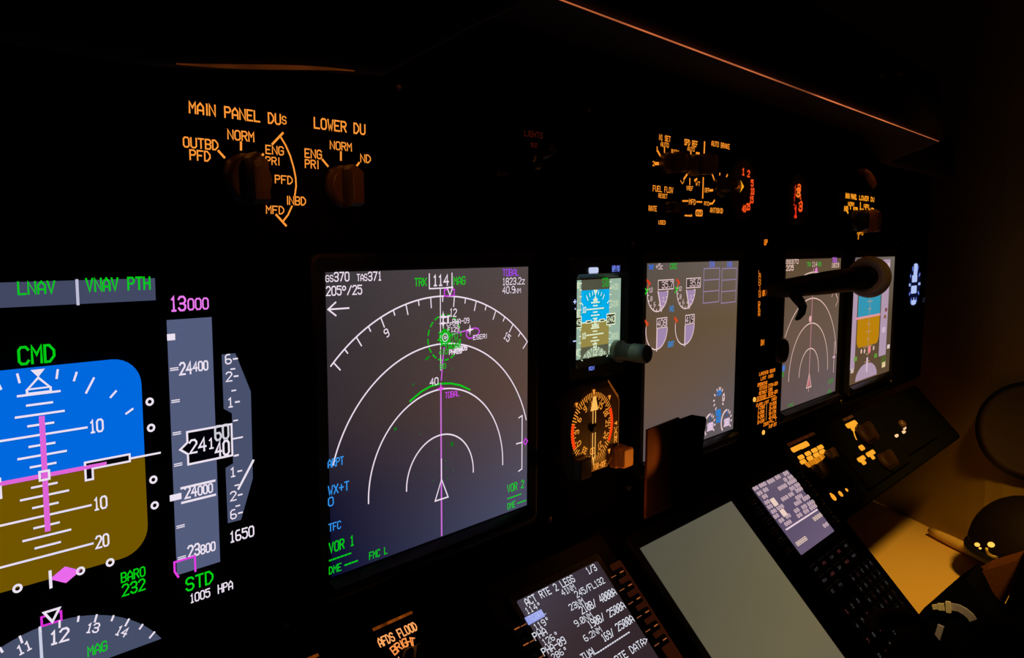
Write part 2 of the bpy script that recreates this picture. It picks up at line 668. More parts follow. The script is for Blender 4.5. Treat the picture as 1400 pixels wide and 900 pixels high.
# attitude
hz = P((60, 650))
cx = hz[0]
xr_ = P((197, 600))[0]
zt = P((150, 492))[1]
zb = P((150, 769))[1]
hw = xr_ - cx
ol = rr(cx - hw, cx + hw, zb, zt, .0125, 8)
g = t.g()
g.poly([p for p in ol if p[1] > hz[1]] + [(cx - hw, hz[1]), (cx + hw, hz[1])], H1, glow((0, 104, 222)))
g.poly([(cx + hw, hz[1]), (cx - hw, hz[1])] + [p for p in ol if p[1] < hz[1]], H1, glow((112, 84, 0)))
att = t.put(g, 'attitude_field', t.screen)
g = t.g()
pw = .0009
g.line([(cx - hw, hz[1]), (P(A(703, 832))[0], hz[1])], pw, H2, wh)
unit = (P(A(90, 780))[1] - hz[1])
# pitch ladder: 2.5 degree steps
z10 = P((60, 594))[1] - hz[1]
for i in range(-8, 9):
    if i == 0:
        continue
    z = hz[1] + z10 * i / 4
    hl = {0: .0177 if i != 8 else .0078, 2: .0090, 1: .0047, 3: .0047}[abs(i) % 4]
    if z < zt - .0085:
        g.line([(cx - hl, z), (cx + hl, z)], pw, H2, wh)
    if i in (4, -4, -8):
        s_ = '10' if abs(i) == 4 else '20'
        for sgn in (-1, 1):
            g.t2(s_, cx + sgn * (hl + .0014) - (0 if sgn > 0 else .0052), z - .0026, .0052, .0052, H2, wh)
t.put(g, 'pitch_ladder', t.screen)
g = t.g()
ac = (cx, P((60, 648))[1])
Rb = zt - ac[1] - .0015
for a in (-60, -45, -30, -20, -10, 10, 20, 30, 45, 60):
    l_ = .0085 if abs(a) == 30 else .0042
    ca, sa = sin(rad(a)), cos(rad(a))
    l_ *= .8
    g.line([(ac[0] + Rb * ca, ac[1] + Rb * sa), (ac[0] + (Rb - l_) * ca, ac[1] + (Rb - l_) * sa)], pw, H2, wh)
zc = zt - .001
g.poly([(cx - .0027, zc), (cx, zc - .0032), (cx + .0027, zc)], H2, wh)
g.line([(cx, zc - .0034), (cx - .0042, zc - .0078), (cx + .0042, zc - .0078)], pw, H2, wh, True)
g.line([(cx - .0044, zc - .0080), (cx - .0044, zc - .0096), (cx + .0044, zc - .0096), (cx + .0044, zc - .0080)], pw, H2, wh)
t.put(g, 'bank_pointer', t.screen)
g = t.g()
pk = glow((222, 100, 215))
g.line([(P((57, 572))[0], P((57, 572))[1]), (P((65, 724))[0], P((65, 724))[1])], .0022, H3, pk)
g.line([(cx - .045, hz[1]), (P(A(460, 878))[0], hz[1] - .0002)], .0018, H3, pk)
t.put(g, 'flight_director', t.screen)
g = t.g()
for sgn in (-1, 1):
    w0, w1 = cx + sgn * (P((116, 640))[0] - cx), cx + sgn * (P((177, 628))[0] - cx)
    zz = hz[1] + .0005
    b_ = .0016
    ws = cx + sgn * (P((126, 640))[0] - cx)
    g.poly([(w0, zz + b_), (w1, zz + b_), (w1, zz - b_), (ws, zz - b_), (ws, zz - .0062), (w0, zz - .0062)], H3, glow((8, 8, 12)))
    g.line([(w0, zz + b_), (w1, zz + b_), (w1, zz - b_), (ws, zz - b_), (ws, zz - .0062), (w0, zz - .0062)], pw, H4, wh, True)
    g.line([(w0, hz[1]), (cx + sgn * (P(A(460, 878))[0] - cx), hz[1])], .0014, H5, pk)
b_ = .0018
g.line([(cx - b_, hz[1] - b_), (cx + b_, hz[1] - b_), (cx + b_, hz[1] + b_), (cx - b_, hz[1] + b_)], pw, H5, wh, True)
t.put(g, 'aircraft_symbol', t.screen)
g = t.g()
g.txt('CMD', 26.5, 498.5, 475.5, 74.5, H2, gr)
t.put(g, 'autopilot_status', t.screen)
g = t.g()
for q in (A(658, 609), A(664, 724), B(674, 116), B(680, 229)):
    g = t.g()
    g.ring(P(q), .0014, .0010, H2, wh)
    t.put(g, 'glideslope_dot', t.screen)
g = t.g()
for q in (B(484, 480), B(354, 517), B(77, 594)):
    g.ring(P(q), .0014, .0010, H2, wh)
q = P(B(288, 534))
g.poly([(q[0] - .0062, q[1]), (q[0], q[1] + .0037), (q[0] + .0062, q[1]), (q[0], q[1] - .0037)], H2, glow((235, 105, 235)))
a, b = P(B(220, 520)), P(B(221, 590))
g.line([a, (a[0], b[1])], .0012, H2, wh)
t.put(g, 'localizer_dots', t.screen)

# altitude tape
ax0, ax1 = P(A(735, 300))[0], P(A(933, 300))[0]
at_, ab = P(A(830, 244))[1], P(B(870, 508))[1]
g = t.g()
g.rect(ax0, ax1, ab, at_, H1, TAPE)
for q, in_ in ((A(757, 467), 1), (A(763, 608), 1), (A(768, 750), 1), (A(773, 888), 1), (B(786, 324), 1), (B(790, 462), 1)):
    a = P(q)
    for e in (-.0004, .0005):
        g.line([(ax0 + .0008, a[1] + e), (ax0 + .0044, a[1] + e)], .0005, H2, wh)
for q in (A(752, 325), B(772, 193)):
    a = P(q)
    k_ = .0019 if q[1] < 500 else .0028
    g.rect(a[0] - k_, a[0] + k_, a[1] - .0015, a[1] + .0015, H2, wh)
for s_, q, ht in (('24', A(792, 490), 1), ('24', B(815, 198), 1), ('23', B(828, 458), 1)):
    a = P(q)
    g.t2(s_, a[0], a[1], .0054, .0056, H2, wh, wt=.16)
for s_, q in (('400', A(850, 478)), ('000', B(872, 187)), ('800', B(884, 446))):
    a = P(q)
    g.t2(s_, a[0], a[1] + .0003, .0042, .0072, H2, wh, wt=.17)
for q in (B(797, 154), B(800, 218)):
    a = P(q)
    g.line([a, (ax1 - .0015, a[1])], .0011, H2, wh)
t.put(g, 'altitude_tape', t.screen)
g = t.g()
a, b = P(A(820, 742)), P(A(822, 885))
x1_ = P(A(1015, 704))[0]
zt_, zb_ = a[1], b[1]
zm = (zt_ + zb_) / 2
pol = [(a[0], zt_), (x1_, zt_), (x1_, zb_), (a[0], zb_), (a[0], zm - .0028), (P(A(790, 816))[0], zm), (a[0], zm + .0028)]
g.poly(pol, H3, glow((2, 2, 8)))
g.line(pol, .0010, H4, wh, True)
g.txt('24', A(835, 836)[0], A(835, 836)[1], A(835, 780)[1], A(905, 0)[0], H4, wh)
g.txt('1', A(917, 816)[0], A(917, 816)[1], A(917, 773)[1], A(940, 0)[0], H4, wh)
xa, xb = P(A(945, 780))[0], P(A(1003, 780))[0]
g.t2('60', xa, zm + .0012, .0068, xb - xa, H4, glow((205, 205, 215)))
g.t2('40', xa, zm - .0068, .0068, xb - xa, H4, wh)
t.put(g, 'altitude_readout', t.screen)
g = t.g()
mg = glow((232, 120, 235))
a = A(752, 210)
g.txt('13', a[0], a[1], A(0, 150)[1], A(815, 0)[0], H2, mg)
a = A(828, 205)
g.txt('000', a[0], a[1], A(0, 158)[1], A(915, 0)[0], H2, mg)
t.put(g, 'selected_altitude', t.screen)
g = t.g()
q = [P(B(*c)) for c in ((858, 517), (855, 452), (765, 473), (768, 520), (783, 543))]
g.line([(q[0][0], q[0][1]), (q[0][0], q[1][1]), (q[2][0], q[1][1]), (q[2][0], q[3][1]), q[4]], .0010, H3, glow((225, 60, 225)))
t.put(g, 'selected_altitude_bug', t.screen)

# vertical speed scale
g = t.g()
L = [P(A(*c)) for c in ((975, 402), (1035, 396), (1103, 565))] + [P(B(*c)) for c in ((1112, 110), (1060, 293), (1002, 308), (992, 65), (1025, 45))] + [P(A(*c)) for c in ((1020, 660), (984, 640))]
g.poly(L, H1, glow((72, 80, 108)))
for s_, q in (('6', A(992, 443)), ('2', A(995, 520)), ('1', A(1001, 634)), ('1', B(1012, 105)), ('2', B(1014, 210)), ('6', B(1015, 290))):
    a = P(q)
    g.t2(s_, a[0], a[1], .0044, .0029, H2, wh)
    g.line([(a[0] + .0042, a[1] + .002), (a[0] + .0062, a[1] + .002)], .0008, H2, wh)
for q in (A(1015, 466), A(1019, 561), A(1027, 693), A(1030, 848), B(1033, 142), B(1037, 233), B(1031, 10)):
    a = P(q)
    g.line([a, (a[0] + .002, a[1])], .0007, H2, wh)
a = P(A(1026, 772))
g.line([a, (a[0] + .0048, a[1])], .0008, H2, wh)
g.line([P(B(1048, 156)), P(B(1113, 32))], .0012, H2, wh)
t.put(g, 'vertical_speed_scale', t.screen)
g = t.g()
g.txt('1650', B(1013, 0)[0], B(0, 392)[1], B(0, 348)[1], B(1115, 0)[0], H2, wh)
g.txt('BARO', B(535, 0)[0], B(0, 568)[1], B(0, 528)[1], B(637, 0)[0], H2, gr)
g.txt('232', B(540, 0)[0], B(0, 628)[1], B(0, 580)[1], B(637, 0)[0], H2, gr)
g.txt('STD', B(820, 0)[0], B(0, 606)[1], B(0, 552)[1], B(935, 0)[0], H2, gr)
g.txt('1005', B(838, 0)[0], B(0, 658)[1], B(0, 622)[1], B(922, 0)[0], H2, wh)
g.txt('HPA', B(960, 0)[0], B(0, 616)[1], B(0, 580)[1], B(1022, 0)[0], H2, wh)
t.put(g, 'pressure_readout', t.screen)

# heading rose at the bottom
g = t.g()
top = P(B(412, 712))
edge = P(B(700, 805))
rcx = P(B(176, 775))[0]
# circle through three places of the arc
q1, q2, q3 = (Vector((*P(B(*c_)), 0)) for c_ in ((20, 845), (412, 712), (700, 805)))
d1_, d2_ = q2 - q1, q3 - q1
cr_ = d1_.x * d2_.y - d1_.y * d2_.x
ux = (d2_.y * d1_.length_squared - d1_.y * d2_.length_squared) / (2 * cr_)
uy = (d1_.x * d2_.length_squared - d2_.x * d1_.length_squared) / (2 * cr_)
rc = (q1.x + ux, q1.y + uy)
Rr_ = math.hypot(ux, uy)
a13, a12 = P(B(422, 722)), P(B(262, 748))
an13, an12 = math.atan2(a13[0] - rc[0], a13[1] - rc[1]), math.atan2(a12[0] - rc[0], a12[1] - rc[1])
zt_ = P(B(176, 770))[1]
pts = []
for i in range(61):
    an = rad(-70 + 140 * i / 60)
    x_, z_ = rc[0] + Rr_ * sin(an), rc[1] + Rr_ * cos(an)
    if z_ > Z0 + .001 and x_ > -.2158 - S + .003:
        pts.append((x_, z_))
g.poly([(pts[0][0], Z0 + .001)] + pts + [(pts[-1][0], Z0 + .001)], H1, glow((70, 78, 104)))
for dg in range(60, 170, 5):
    an = an12 + (an13 - an12) * (dg - 120) / 10
    r0 = Rr_ - (.0028 if dg % 10 == 0 else .0019)
    p0, p1 = (rc[0] + Rr_ * sin(an), rc[1] + Rr_ * cos(an)), (rc[0] + r0 * sin(an), rc[1] + r0 * cos(an))
    if p1[1] < Z0 + .001 or p1[0] < -.2158 - S:
        continue
    g.line([p0, p1], .0009, H2, wh)
    if dg % 10 == 0:
        s_ = str(dg // 10)
        big = dg == 120
        r2 = r0 - (.0066 if big else .0046)
        p2 = (rc[0] + r2 * sin(an), rc[1] + r2 * cos(an))
        if p2[1] > Z0 + .001:
            g.t2(s_, p2[0], p2[1], .0054 if big else .0038, .0070 if big else .0050, H2, wh, -an, wt=.17, al='c')
g.line([(rcx, Z0 + .0012), (rcx, zt_)], .0012, H2, glow((200, 205, 225)))
a = P(B(228, 712))
g.line([(a[0] - .0030, a[1] + .0022), (a[0], a[1] - .0028), (a[0] + .0030, a[1] + .0022)], .0010, H3, wh, True)
g.line([(a[0] - .0020, a[1] + .0005), (a[0] - .0040, a[1] + .0005), (a[0] - .0040, a[1] - .0034), (a[0] + .0036, a[1] - .0034), (a[0] + .0036, a[1] + .0005), (a[0] + .0020, a[1] + .0005)], .0009, H2, glow((215, 50, 215)))
g.txt('MAG', B(388, 0)[0], B(0, 893)[1], B(0, 852)[1], B(470, 0)[0], H3, gr)
t.put(g, 'heading_rose', t.screen)

# ---- captain's navigation display
t = display('navigation_display', 'large grey navigation display with white range arcs, reading TRK 114 MAG', 'display', NX0 + .0006, NX0 + S - .0004, Z0, Z1,
            [((6, 8, 46), (76, 78, 104)), ((22, 22, 46), (84, 74, 84)), ((50, 42, 48), (92, 70, 62)), ((54, 48, 52), (88, 70, 64)), ((60, 56, 60), (84, 72, 72))])
D = crop(420, 350, 4.0906)
E = crop(420, 560, 3.75)
ndw = glow((238, 222, 238))
trk = (P(D(745, 300))[0], P((602, 657))[1])
RO = P(D(745, 226))[1] - trk[1]
xl = (NX0 + .002, NX0 + S - .001)
g = t.g()
g.arc(trk, RO, 44.5, 140, .0009, H2, ndw, 60, xl)
for dg in range(70, 165, 5):
    an = rad(dg - 114)
    l_ = .0063 if dg % 10 == 0 else .0032
    p0, p1 = (trk[0] + RO * sin(an), trk[1] + RO * cos(an)), (trk[0] + (RO - l_) * sin(an), trk[1] + (RO - l_) * cos(an))
    if not (xl[0] < p0[0] < xl[1]):
        continue
    g.line([p0, p1], .0008, H2, ndw)
    if dg % 30 == 0:
        r2 = RO - l_ - .0062
        g.t2(str(dg // 10), trk[0] + r2 * sin(an), trk[1] + r2 * cos(an), .0046, .0057 if dg > 99 else .0027, H2, ndw, -an, al='c')
t.put(g, 'compass_arc', t.screen)
for rr0, lim in ((.745, None), (.5, None), (.25, None)):
    g = t.g()
    if rr0 > .7:
        g.arc(trk, RO * rr0, 17, 162, .0009, H2, ndw, 60, xl)
    else:
        g.arc(trk, RO * rr0, -2, 181, .0009, H2, ndw, 60, xl)
    t.put(g, 'range_arc', t.screen)
g = t.g()
a = P(D(745, 185))
g.line([(trk[0], a[1]), (trk[0], P(D(745, 640))[1])], .0007, H2, ndw)
g.line([(trk[0], P(D(745, 740))[1]), (trk[0], Z0 + .001)], .0012, H2, glow((205, 110, 215)))
g.line([(trk[0], P(E(684, 255))[1]), (trk[0], trk[1])], .0008, H3, ndw)
b = P(E(655, 482))
g.line([(trk[0], trk[1] + .0005), (trk[0] - (trk[0] - b[0]), b[1] + .0015), (trk[0] + (trk[0] - b[0]), b[1] + .0015)], .0009, H3, ndw, True)
t.put(g, 'track_line', t.screen)
g = t.g()
x0_, x1_ = P(D(683, 150))[0], P(D(810, 150))[0]
zb_ = P(D(683, 184))[1]
g.line([(x0_, Z1 - .0027), (x0_, zb_), (x1_, zb_), (x1_, Z1 - .0027)], .0008, H2, ndw)
g.txt('114', D(706, 0)[0], D(0, 167)[1], D(0, 110)[1], D(790, 0)[0], H2, ndw)
g.txt('TRK', D(602, 0)[0], D(0, 169)[1], D(0, 127)[1], D(668, 0)[0], H2, gr)
g.txt('MAG', D(820, 0)[0], D(0, 161)[1], D(0, 119)[1], D(883, 0)[0], H2, gr)
a = P(D(797, 200))
g.line([(a[0] - .0024, a[1] + .0026), (a[0], a[1] - .0024), (a[0] + .0024, a[1] + .0026)], .0009, H3, ndw, True)
m2 = glow((205, 60, 225))
g.line([(a[0] - .0020, a[1] + .0013), (a[0] - .0048, a[1] + .0013), (a[0] - .0048, a[1] - .0026), (a[0] + .0038, a[1] - .0026), (a[0] + .0038, a[1] + .0013), (a[0] + .0022, a[1] + .0013)], .0009, H3, m2)
t.put(g, 'track_readout', t.screen)
g = t.g()
g.txt('GS', D(105, 0)[0], D(0, 145)[1], D(0, 110)[1], D(145, 0)[0], H2, ndw)
g.txt('370', D(152, 0)[0], D(0, 142)[1], D(0, 94)[1], D(234, 0)[0], H2, ndw)
g.txt('TAS', D(279, 0)[0], D(0, 140)[1], D(0, 104)[1], D(335, 0)[0], H2, ndw)
g.txt('371', D(342, 0)[0], D(0, 138)[1], D(0, 92)[1], D(414, 0)[0], H2, ndw)
g.txt('205', D(108, 0)[0], D(0, 222)[1], D(0, 173)[1], D(190, 0)[0], H2, ndw)
g.ring(P(D(206, 181)), .0011, .0007, H2, ndw, 10)
g.txt('/25', D(226, 0)[0], D(0, 217)[1], D(0, 168)[1], D(305, 0)[0], H2, ndw)
a, b = P(D(117, 300)), P(D(233, 297))
g.line([a, (b[0], a[1])], .0009, H2, ndw)
g.line([(a[0] + .005, a[1] + .0036), a, (a[0] + .005, a[1] - .0036)], .0009, H2, ndw)
t.put(g, 'speed_and_wind_readout', t.screen)
g = t.g()
g.txt('TOBAL', D(1094, 0)[0], D(0, 112)[1], D(0, 76)[1], D(1183, 0)[0], H2, glow((165, 70, 235)))
g.txt('1823.2z', D(1094, 0)[0], D(0, 163)[1], D(0, 126)[1], D(1216, 0)[0], H2, ndw, .13)
g.txt('40.9', D(1093, 0)[0], D(0, 211)[1], D(0, 174)[1], D(1160, 0)[0], H2, ndw, .13)
g.txt('NM', D(1163, 0)[0], D(0, 209)[1], D(0, 183)[1], D(1194, 0)[0], H2, ndw, .13)
t.put(g, 'waypoint_readout', t.screen)
# route, waypoints and the crowded airport symbols
F = crop(560, 420, 9)
g = t.g()
pk = glow((200, 90, 215))
g.line([P(F(390, 900)), P(F(410, 640)), P(F(425, 500))], .0010, H2, pk)
g.line([P(F(440, 380)), P(F(560, 325)), P(F(740, 280))], .0009, H2, pk)
q = [P(F(*c)) for c in ((740, 275), (800, 258), (840, 265), (860, 300), (840, 340), (770, 380), (725, 385), (698, 350), (700, 318), (740, 290))]
g.line(q, .0009, H2, glow((205, 75, 225)))
t.put(g, 'route_line', t.screen)


def star(g, c, r_, mt, h):
    pts = []
    for i in range(8):
        rd_ = r_ if i % 2 == 0 else r_ * .26
        pts.append((c[0] + rd_ * sin(pi * i / 4), c[1] + rd_ * cos(pi * i / 4)))
    g.poly(pts, h, mt)


g = t.g()
for q in ((410, 120), (410, 200), (740, 280)):
    star(g, P(F(*q)), .0038, ndw, H3)
star(g, P(D(745, 742)), .0042, glow((225, 80, 225)), H4)
g.line([P(F(470, 125)), P(F(470, 190))], .0014, H3, ndw)
g.line([P(F(410, 130)), P(F(490, 110))], .0010, H3, ndw)
g.txt('CF29', F(460, 0)[0], F(0, 237)[1], F(0, 195)[1], F(600, 0)[0], H3, ndw, .2)
g.txt('PHA-09', F(530, 0)[0], F(0, 213)[1], F(0, 152)[1], F(732, 0)[0], H4, ndw, .15)
g.txt('F129', F(470, 0)[0], F(0, 310)[1], F(0, 255)[1], F(608, 0)[0], H3, ndw, .18)
g.txt('ESERI', F(785, 0)[0], F(0, 402)[1], F(0, 350)[1], F(948, 0)[0], H3, ndw, .17)
g.txt('PHA28', F(490, 0)[0], F(0, 585)[1], F(0, 530)[1], F(640, 0)[0], H3, ndw, .24)
g.txt('PHA09', F(560, 0)[0], F(0, 545)[1], F(0, 490)[1], F(705, 0)[0], H3, ndw, .3)
g.txt('TOBAL', D(773, 0)[0], D(0, 797)[1], D(0, 765)[1], D(850, 0)[0], H3, glow((205, 70, 225)))
g.txt('40', D(688, 0)[0], D(0, 726)[1], D(0, 688)[1], D(732, 0)[0], H3, ndw, .17)
t.put(g, 'waypoint_marks', t.screen)
g = t.g()
g1 = glow((0, 185, 15))
c = P(F(432, 375))
for i in range(16):
    an = 360 / 16 * i
    g.arc(c, .0142, an, an + 12, .0010, H2, g1, 4)
for rd_ in (.0032, .0046):
    g.ring(c, rd_, .0010, H3, g1, 16)
g.ring(c, .0024, .0007, H4, glow((190, 230, 190)), 12)
g.ring(c, .0009, .0006, H4, glow((190, 230, 190)), 8)
for i in range(8):
    an = rad(45 * i + 10)
    g.line([(c[0] + .003 * cos(an), c[1] + .003 * sin(an)), (c[0] + .0062 * cos(an), c[1] + .0062 * sin(an))], .0010, H3, g1)
g.txt('70', F(510, 0)[0], F(0, 390)[1], F(0, 330)[1], F(590, 0)[0], H3, g1, .2)
g.txt('410', F(362, 0)[0], F(0, 588)[1], F(0, 530)[1], F(470, 0)[0], H4, g1, .2)
g.txt('80', F(375, 0)[0], F(0, 762)[1], F(0, 705)[1], F(445, 0)[0], H4, g1, .2)
g.txt('8088', F(480, 0)[0], F(0, 515)[1], F(0, 462)[1], F(625, 0)[0], H4, g1, .26)
g.txt('VTSP', F(520, 0)[0], F(0, 450)[1], F(0, 405)[1], F(630, 0)[0], H3, g1, .12)
a = P(F(180, 655)), P(F(250, 600))
g.poly([a[0], (a[0][0] + .0030, a[0][1] + .0004), a[1], (a[1][0] - .0028, a[1][1] - .0004)], H3, glow((0, 140, 15)))
t.put(g, 'airport_symbols', t.screen)
g = t.g()
L = [P(D(*c)) for c in ((574, 812), (640, 757), (690, 729), (745, 715), (800, 713), (855, 724), (908, 749))]
g.line(L, .0011, H3, gr)
t.put(g, 'altitude_range_arc', t.screen)
g = t.g()
for q, rd_ in ((E(452, 100), .0016), (E(742, 178), .0021), (E(711, 265), .0007), (E(711, 299), .0007), (E(748, 313), .0007), (E(738, 270), .0005), (E(577, 128), .0006), (D(593, 720), .0011), (D(815, 630), .0007), (D(1170, 790), .0008), (D(1202, 746), .0006), (E(645, 364), .0006), (E(720, 355), .0006), (E(657, 203), .0005)):
    a = P(q)
    g = t.g()
    g.disc(a, rd_ * .72, H2, glow((18, 110, 28)), 7)
    t.put(g, 'weather_return', t.screen)
g = t.g()
cy = glow((50, 150, 240))
g.txt('ARPT', E(108, 0)[0], E(0, 300)[1], E(0, 260)[1], E(186, 0)[0], H2, cy)
g.txt('WX+T', E(110, 0)[0], E(0, 440)[1], E(0, 396)[1], E(213, 0)[0], H2, cy)
g.txt('0', E(110, 0)[0], E(0, 497)[1], E(0, 455)[1], E(134, 0)[0], H2, cy)
g.txt('TFC', E(112, 0)[0], E(0, 627)[1], E(0, 590)[1], E(172, 0)[0], H2, cy)
t.put(g, 'map_mode_text', t.screen)
g = t.g()
for it in (('VOR 1', 114, 737, 688, 238, 114, 776, 6, .0026), ('DME', 114, 846, 810, 174, 194, 799, 4, .0024), ('FMC L', 320, 770, 735, 410, 0, 0, 0, 0),
           ('VOR 2', 1027, 427, 390, 1110, 1028, 458, 6, .0025), ('DME', 1028, 513, 483, 1066, 1078, 482, 4, .0025)):
    g = t.g()
    g.txt(it[0], E(it[1], 0)[0], E(0, it[2])[1], E(0, it[3])[1], E(it[4], 0)[0], H2, gr)
    if it[7]:
        a = P(E(it[5], it[6]))
        for i in range(it[7]):
            g.line([(a[0] + i * it[8], a[1]), (a[0] + i * it[8] + it[8] * .62, a[1])], .0009, H2, gr)
    t.put(g, 'radio_text', t.screen)
g = t.g()
a, b = P(E(1102, 32)), P(E(1100, 305))
g.line([(a[0] - .0035, a[1] - .001), (a[0], a[1]), (a[0], b[1]), (a[0] - .0035, b[1] - .001)], .0009, H2, ndw)
g.line([(a[0] - .006, (a[1] + b[1]) / 2), (a[0], (a[1] + b[1]) / 2)], .0009, H2, ndw)
c = P(E(1119, 165))
g.line([(c[0] - .0023, c[1]), (c[0], c[1] + .0023), (c[0] + .0023, c[1]), (c[0], c[1] - .0023)], .0009, H2, m2, True)
t.put(g, 'vertical_deviation_scale', t.screen)

# ---- centre engine display
t = display('engine_display', 'brown lit engine display with two pairs of purple filled gauges', 'display', EX0 + .0008, EX0 + S + .0012, Z0, Z1,
            [((92, 80, 82), (100, 92, 98)), ((104, 82, 66), (98, 84, 76)), ((96, 76, 54), (104, 84, 62)), ((90, 82, 76), (108, 96, 88))], grain=.06)
C5 = crop(740, 350, 5)
C9 = crop(880, 350, 9)
ew = glow((225, 196, 200))
ep = glow((160, 134, 172))
eb = glow((50, 118, 220))
g = t.g()
for it in (('TAT', 735, 92, 66, 768, glow((40, 110, 225)), .28), ('+5c', 784, 92, 56, 832, ew, .15), ('CRZ', 882, 88, 55, 926, glow((20, 170, 30)), .24), ('N1', 880, 378, 345, 906, glow((40, 140, 215)), .26), ('EGT', 868, 622, 592, 906, glow((40, 140, 215)), .26)):
    g = t.g()
    g.txt(it[0], C5(it[1], 0)[0], C5(0, it[2])[1], C5(0, it[3])[1], C5(it[4], 0)[0], H2, it[5], it[6])
    t.put(g, 'gauge_caption', t.screen)


def egauge(g, c, rd_, val, n1):
    nz = 22
    # coloured sector from three o'clock down to the needle
    g.poly([c] + [(c[0] + rd_ * cos(rad(-val * i / nz)), c[1] + rd_ * sin(rad(-val * i / nz))) for i in range(nz + 1)], H1, ep)
    g.arc(c, rd_, 0, -190, .0011, H2, ew, 40)
    g.line([c, (c[0] + rd_ * 1.06 * cos(rad(-val)), c[1] + rd_ * 1.06 * sin(rad(-val)))], .0016, H3, ew)
    a = rad(-208 if n1 else -200)
    q_ = (c[0] + rd_ * .98 * cos(a), c[1] + rd_ * .98 * sin(a))
    g.line([(q_[0] - .0026, q_[1] + .0024), (q_[0] + .0016, q_[1] - .0006)], .0024, H2, glow((215, 62, 24)))
    g.arc(c, rd_, -190, -203, .0011, H2, glow((222, 110, 60)), 4)
    if n1:
        for k in range(11):
            a = rad(-k * 19)
            l_ = .88
            g.line([(c[0] + rd_ * cos(a), c[1] + rd_ * sin(a)), (c[0] + rd_ * l_ * cos(a), c[1] + rd_ * l_ * sin(a))], .0009, H2, ew)
            if k % 2 == 0 and k:
                q_ = (c[0] + rd_ * .68 * cos(a), c[1] + rd_ * .68 * sin(a) - .0018)
                g.t2(str(k), q_[0], q_[1], .0036, .0026 if k < 10 else .0050, H2, ew, al='c')
        a = rad(-184)
        q_ = (c[0] + rd_ * 1.04 * cos(a), c[1] + rd_ * 1.02 * sin(a))
        g.line([(q_[0] - .0032, q_[1] + .0024), (q_[0], q_[1]), (q_[0] - .0032, q_[1] - .0024)], .0013, H3, glow((20, 200, 20)))
        g.line([(q_[0], q_[1]), (q_[0] + .0028, q_[1] + .0020)], .0011, H3, glow((20, 200, 20)))


for (cc, bot, bx, s_, val, n1) in (
        ((797, 246), 380, (798, 903, 162, 232), '35.7', 70, True),
        ((991, 236), 360, (991, 1088, 150, 220), '35.6', 70, True),
        ((790, 502), 640, (788, 858, 424, 496), '408', 90, False),
        ((982, 478), 606, (984, 1046, 402, 470), '419', 90, False)):
    g = t.g()
    c = P(C5(*cc))
    rd_ = c[1] - P(C5(cc[0], bot))[1]
    egauge(g, c, rd_, val, n1)
    a, b = P(C5(bx[0], bx[3])), P(C5(bx[1], bx[2]))
    za, zb_ = a[1], P(C5(bx[0], bx[2] + 6))[1]
    g.rect(a[0], b[0], za, zb_, H2, glow((70, 58, 50)))
    g.line([(a[0], za), (b[0], za), (b[0], zb_), (a[0], zb_)], .0009, H3, ew, True)
    pad = (b[0] - a[0]) * (.24 if n1 else .06)
    g.t2(s_, a[0] + pad, za + (zb_ - za) * .16, (zb_ - za) * .66, b[0] - a[0] - pad - .0012, H3, ew, wt=.14)
    t.put(g, 'engine_gauge', t.screen)
g = t.g()
for x0_, x1_ in ((1106, 1220), (1230, 1336)):
    a, b = P(C5(x0_, 324)), P(C5(x1_, 84))
    za, zb_ = a[1], P(C5(x0_, 88))[1]
    for i in range(4):
        z_ = za + (zb_ - za) * i / 3
        g.line([(a[0], z_), (b[0], z_)], .0010, H2, glow((146, 126, 162)))
    for x_ in (a[0], b[0]):
        g.line([(x_, za), (x_, zb_)], .0011, H2, glow((146, 126, 162)))
    q = (a[0] + b[0]) / 2
    g.t2('ENG' if x0_ < 1200 else 'ENG', q, zb_ + .0018, .0042, .0092, H2, glow((96, 112, 200)), wt=.28, al='c')
t.put(g, 'alert_boxes', t.screen)
Q6 = crop(950, 520, 10)
for cq, num, lb in (((330, 260), False, 'A'), ((205, 620), True, 'A'), ((432, 560), True, 'B')):
    g = t.g()
    c = P(Q6(*cq))
    if not num:
        rz = P(Q6(330, 105))[1] - c[1]
        for an in (20, 50, 75, 90, 115, 150, 180, 205, 235, -5, -35):
            g.line([(c[0] + rz * cos(rad(an)), c[1] + rz * sin(rad(an))), (c[0] + rz * .84 * cos(rad(an)), c[1] + rz * .84 * sin(rad(an)))], .0018, H2, ew)
        g.t2('CTR', c[0], P(Q6(330, 205))[1], .0042, .0082, H2, glow((30, 130, 215)), wt=.3, al='c')
        g.t2('0', c[0] + .0075, c[1] - .003, .0056, .004, H2, ew, wt=.22)
    else:
        rz = P(Q6(cq[0], cq[1] - 150))[1] - c[1]
        g.arc(c, rz, 90, 222, .0022, H2, ew, 24)
        for an in (70, 48, 22, -5, -35):
            g.line([(c[0] + rz * cos(rad(an)), c[1] + rz * sin(rad(an))), (c[0] + rz * .84 * cos(rad(an)), c[1] + rz * .84 * sin(rad(an)))], .0018, H2, ew)
        g.t2('1' if lb == 'A' else '2', c[0], c[1] + .0055, .0045, .004, H2, glow((52, 90, 150)), wt=.3, al='c')
        g.t2('1880', c[0] + .0005, c[1] - .0045, .0065, .0115, H2, glow((228, 200, 225)), wt=.26, al='c')
    t.put(g, 'fuel_gauge', t.screen)
g = t.g()
a = P(Q6(325, 480))
g.t2('FUEL', a[0], a[1] + .0002, .0050, .0105, H2, glow((30, 130, 215)), wt=.32, al='c')
g.t2('KG', a[0], a[1] - .0068, .0050, .0080, H2, glow((30, 130, 215)), wt=.32, al='c')
t.put(g, 'fuel_caption', t.screen)

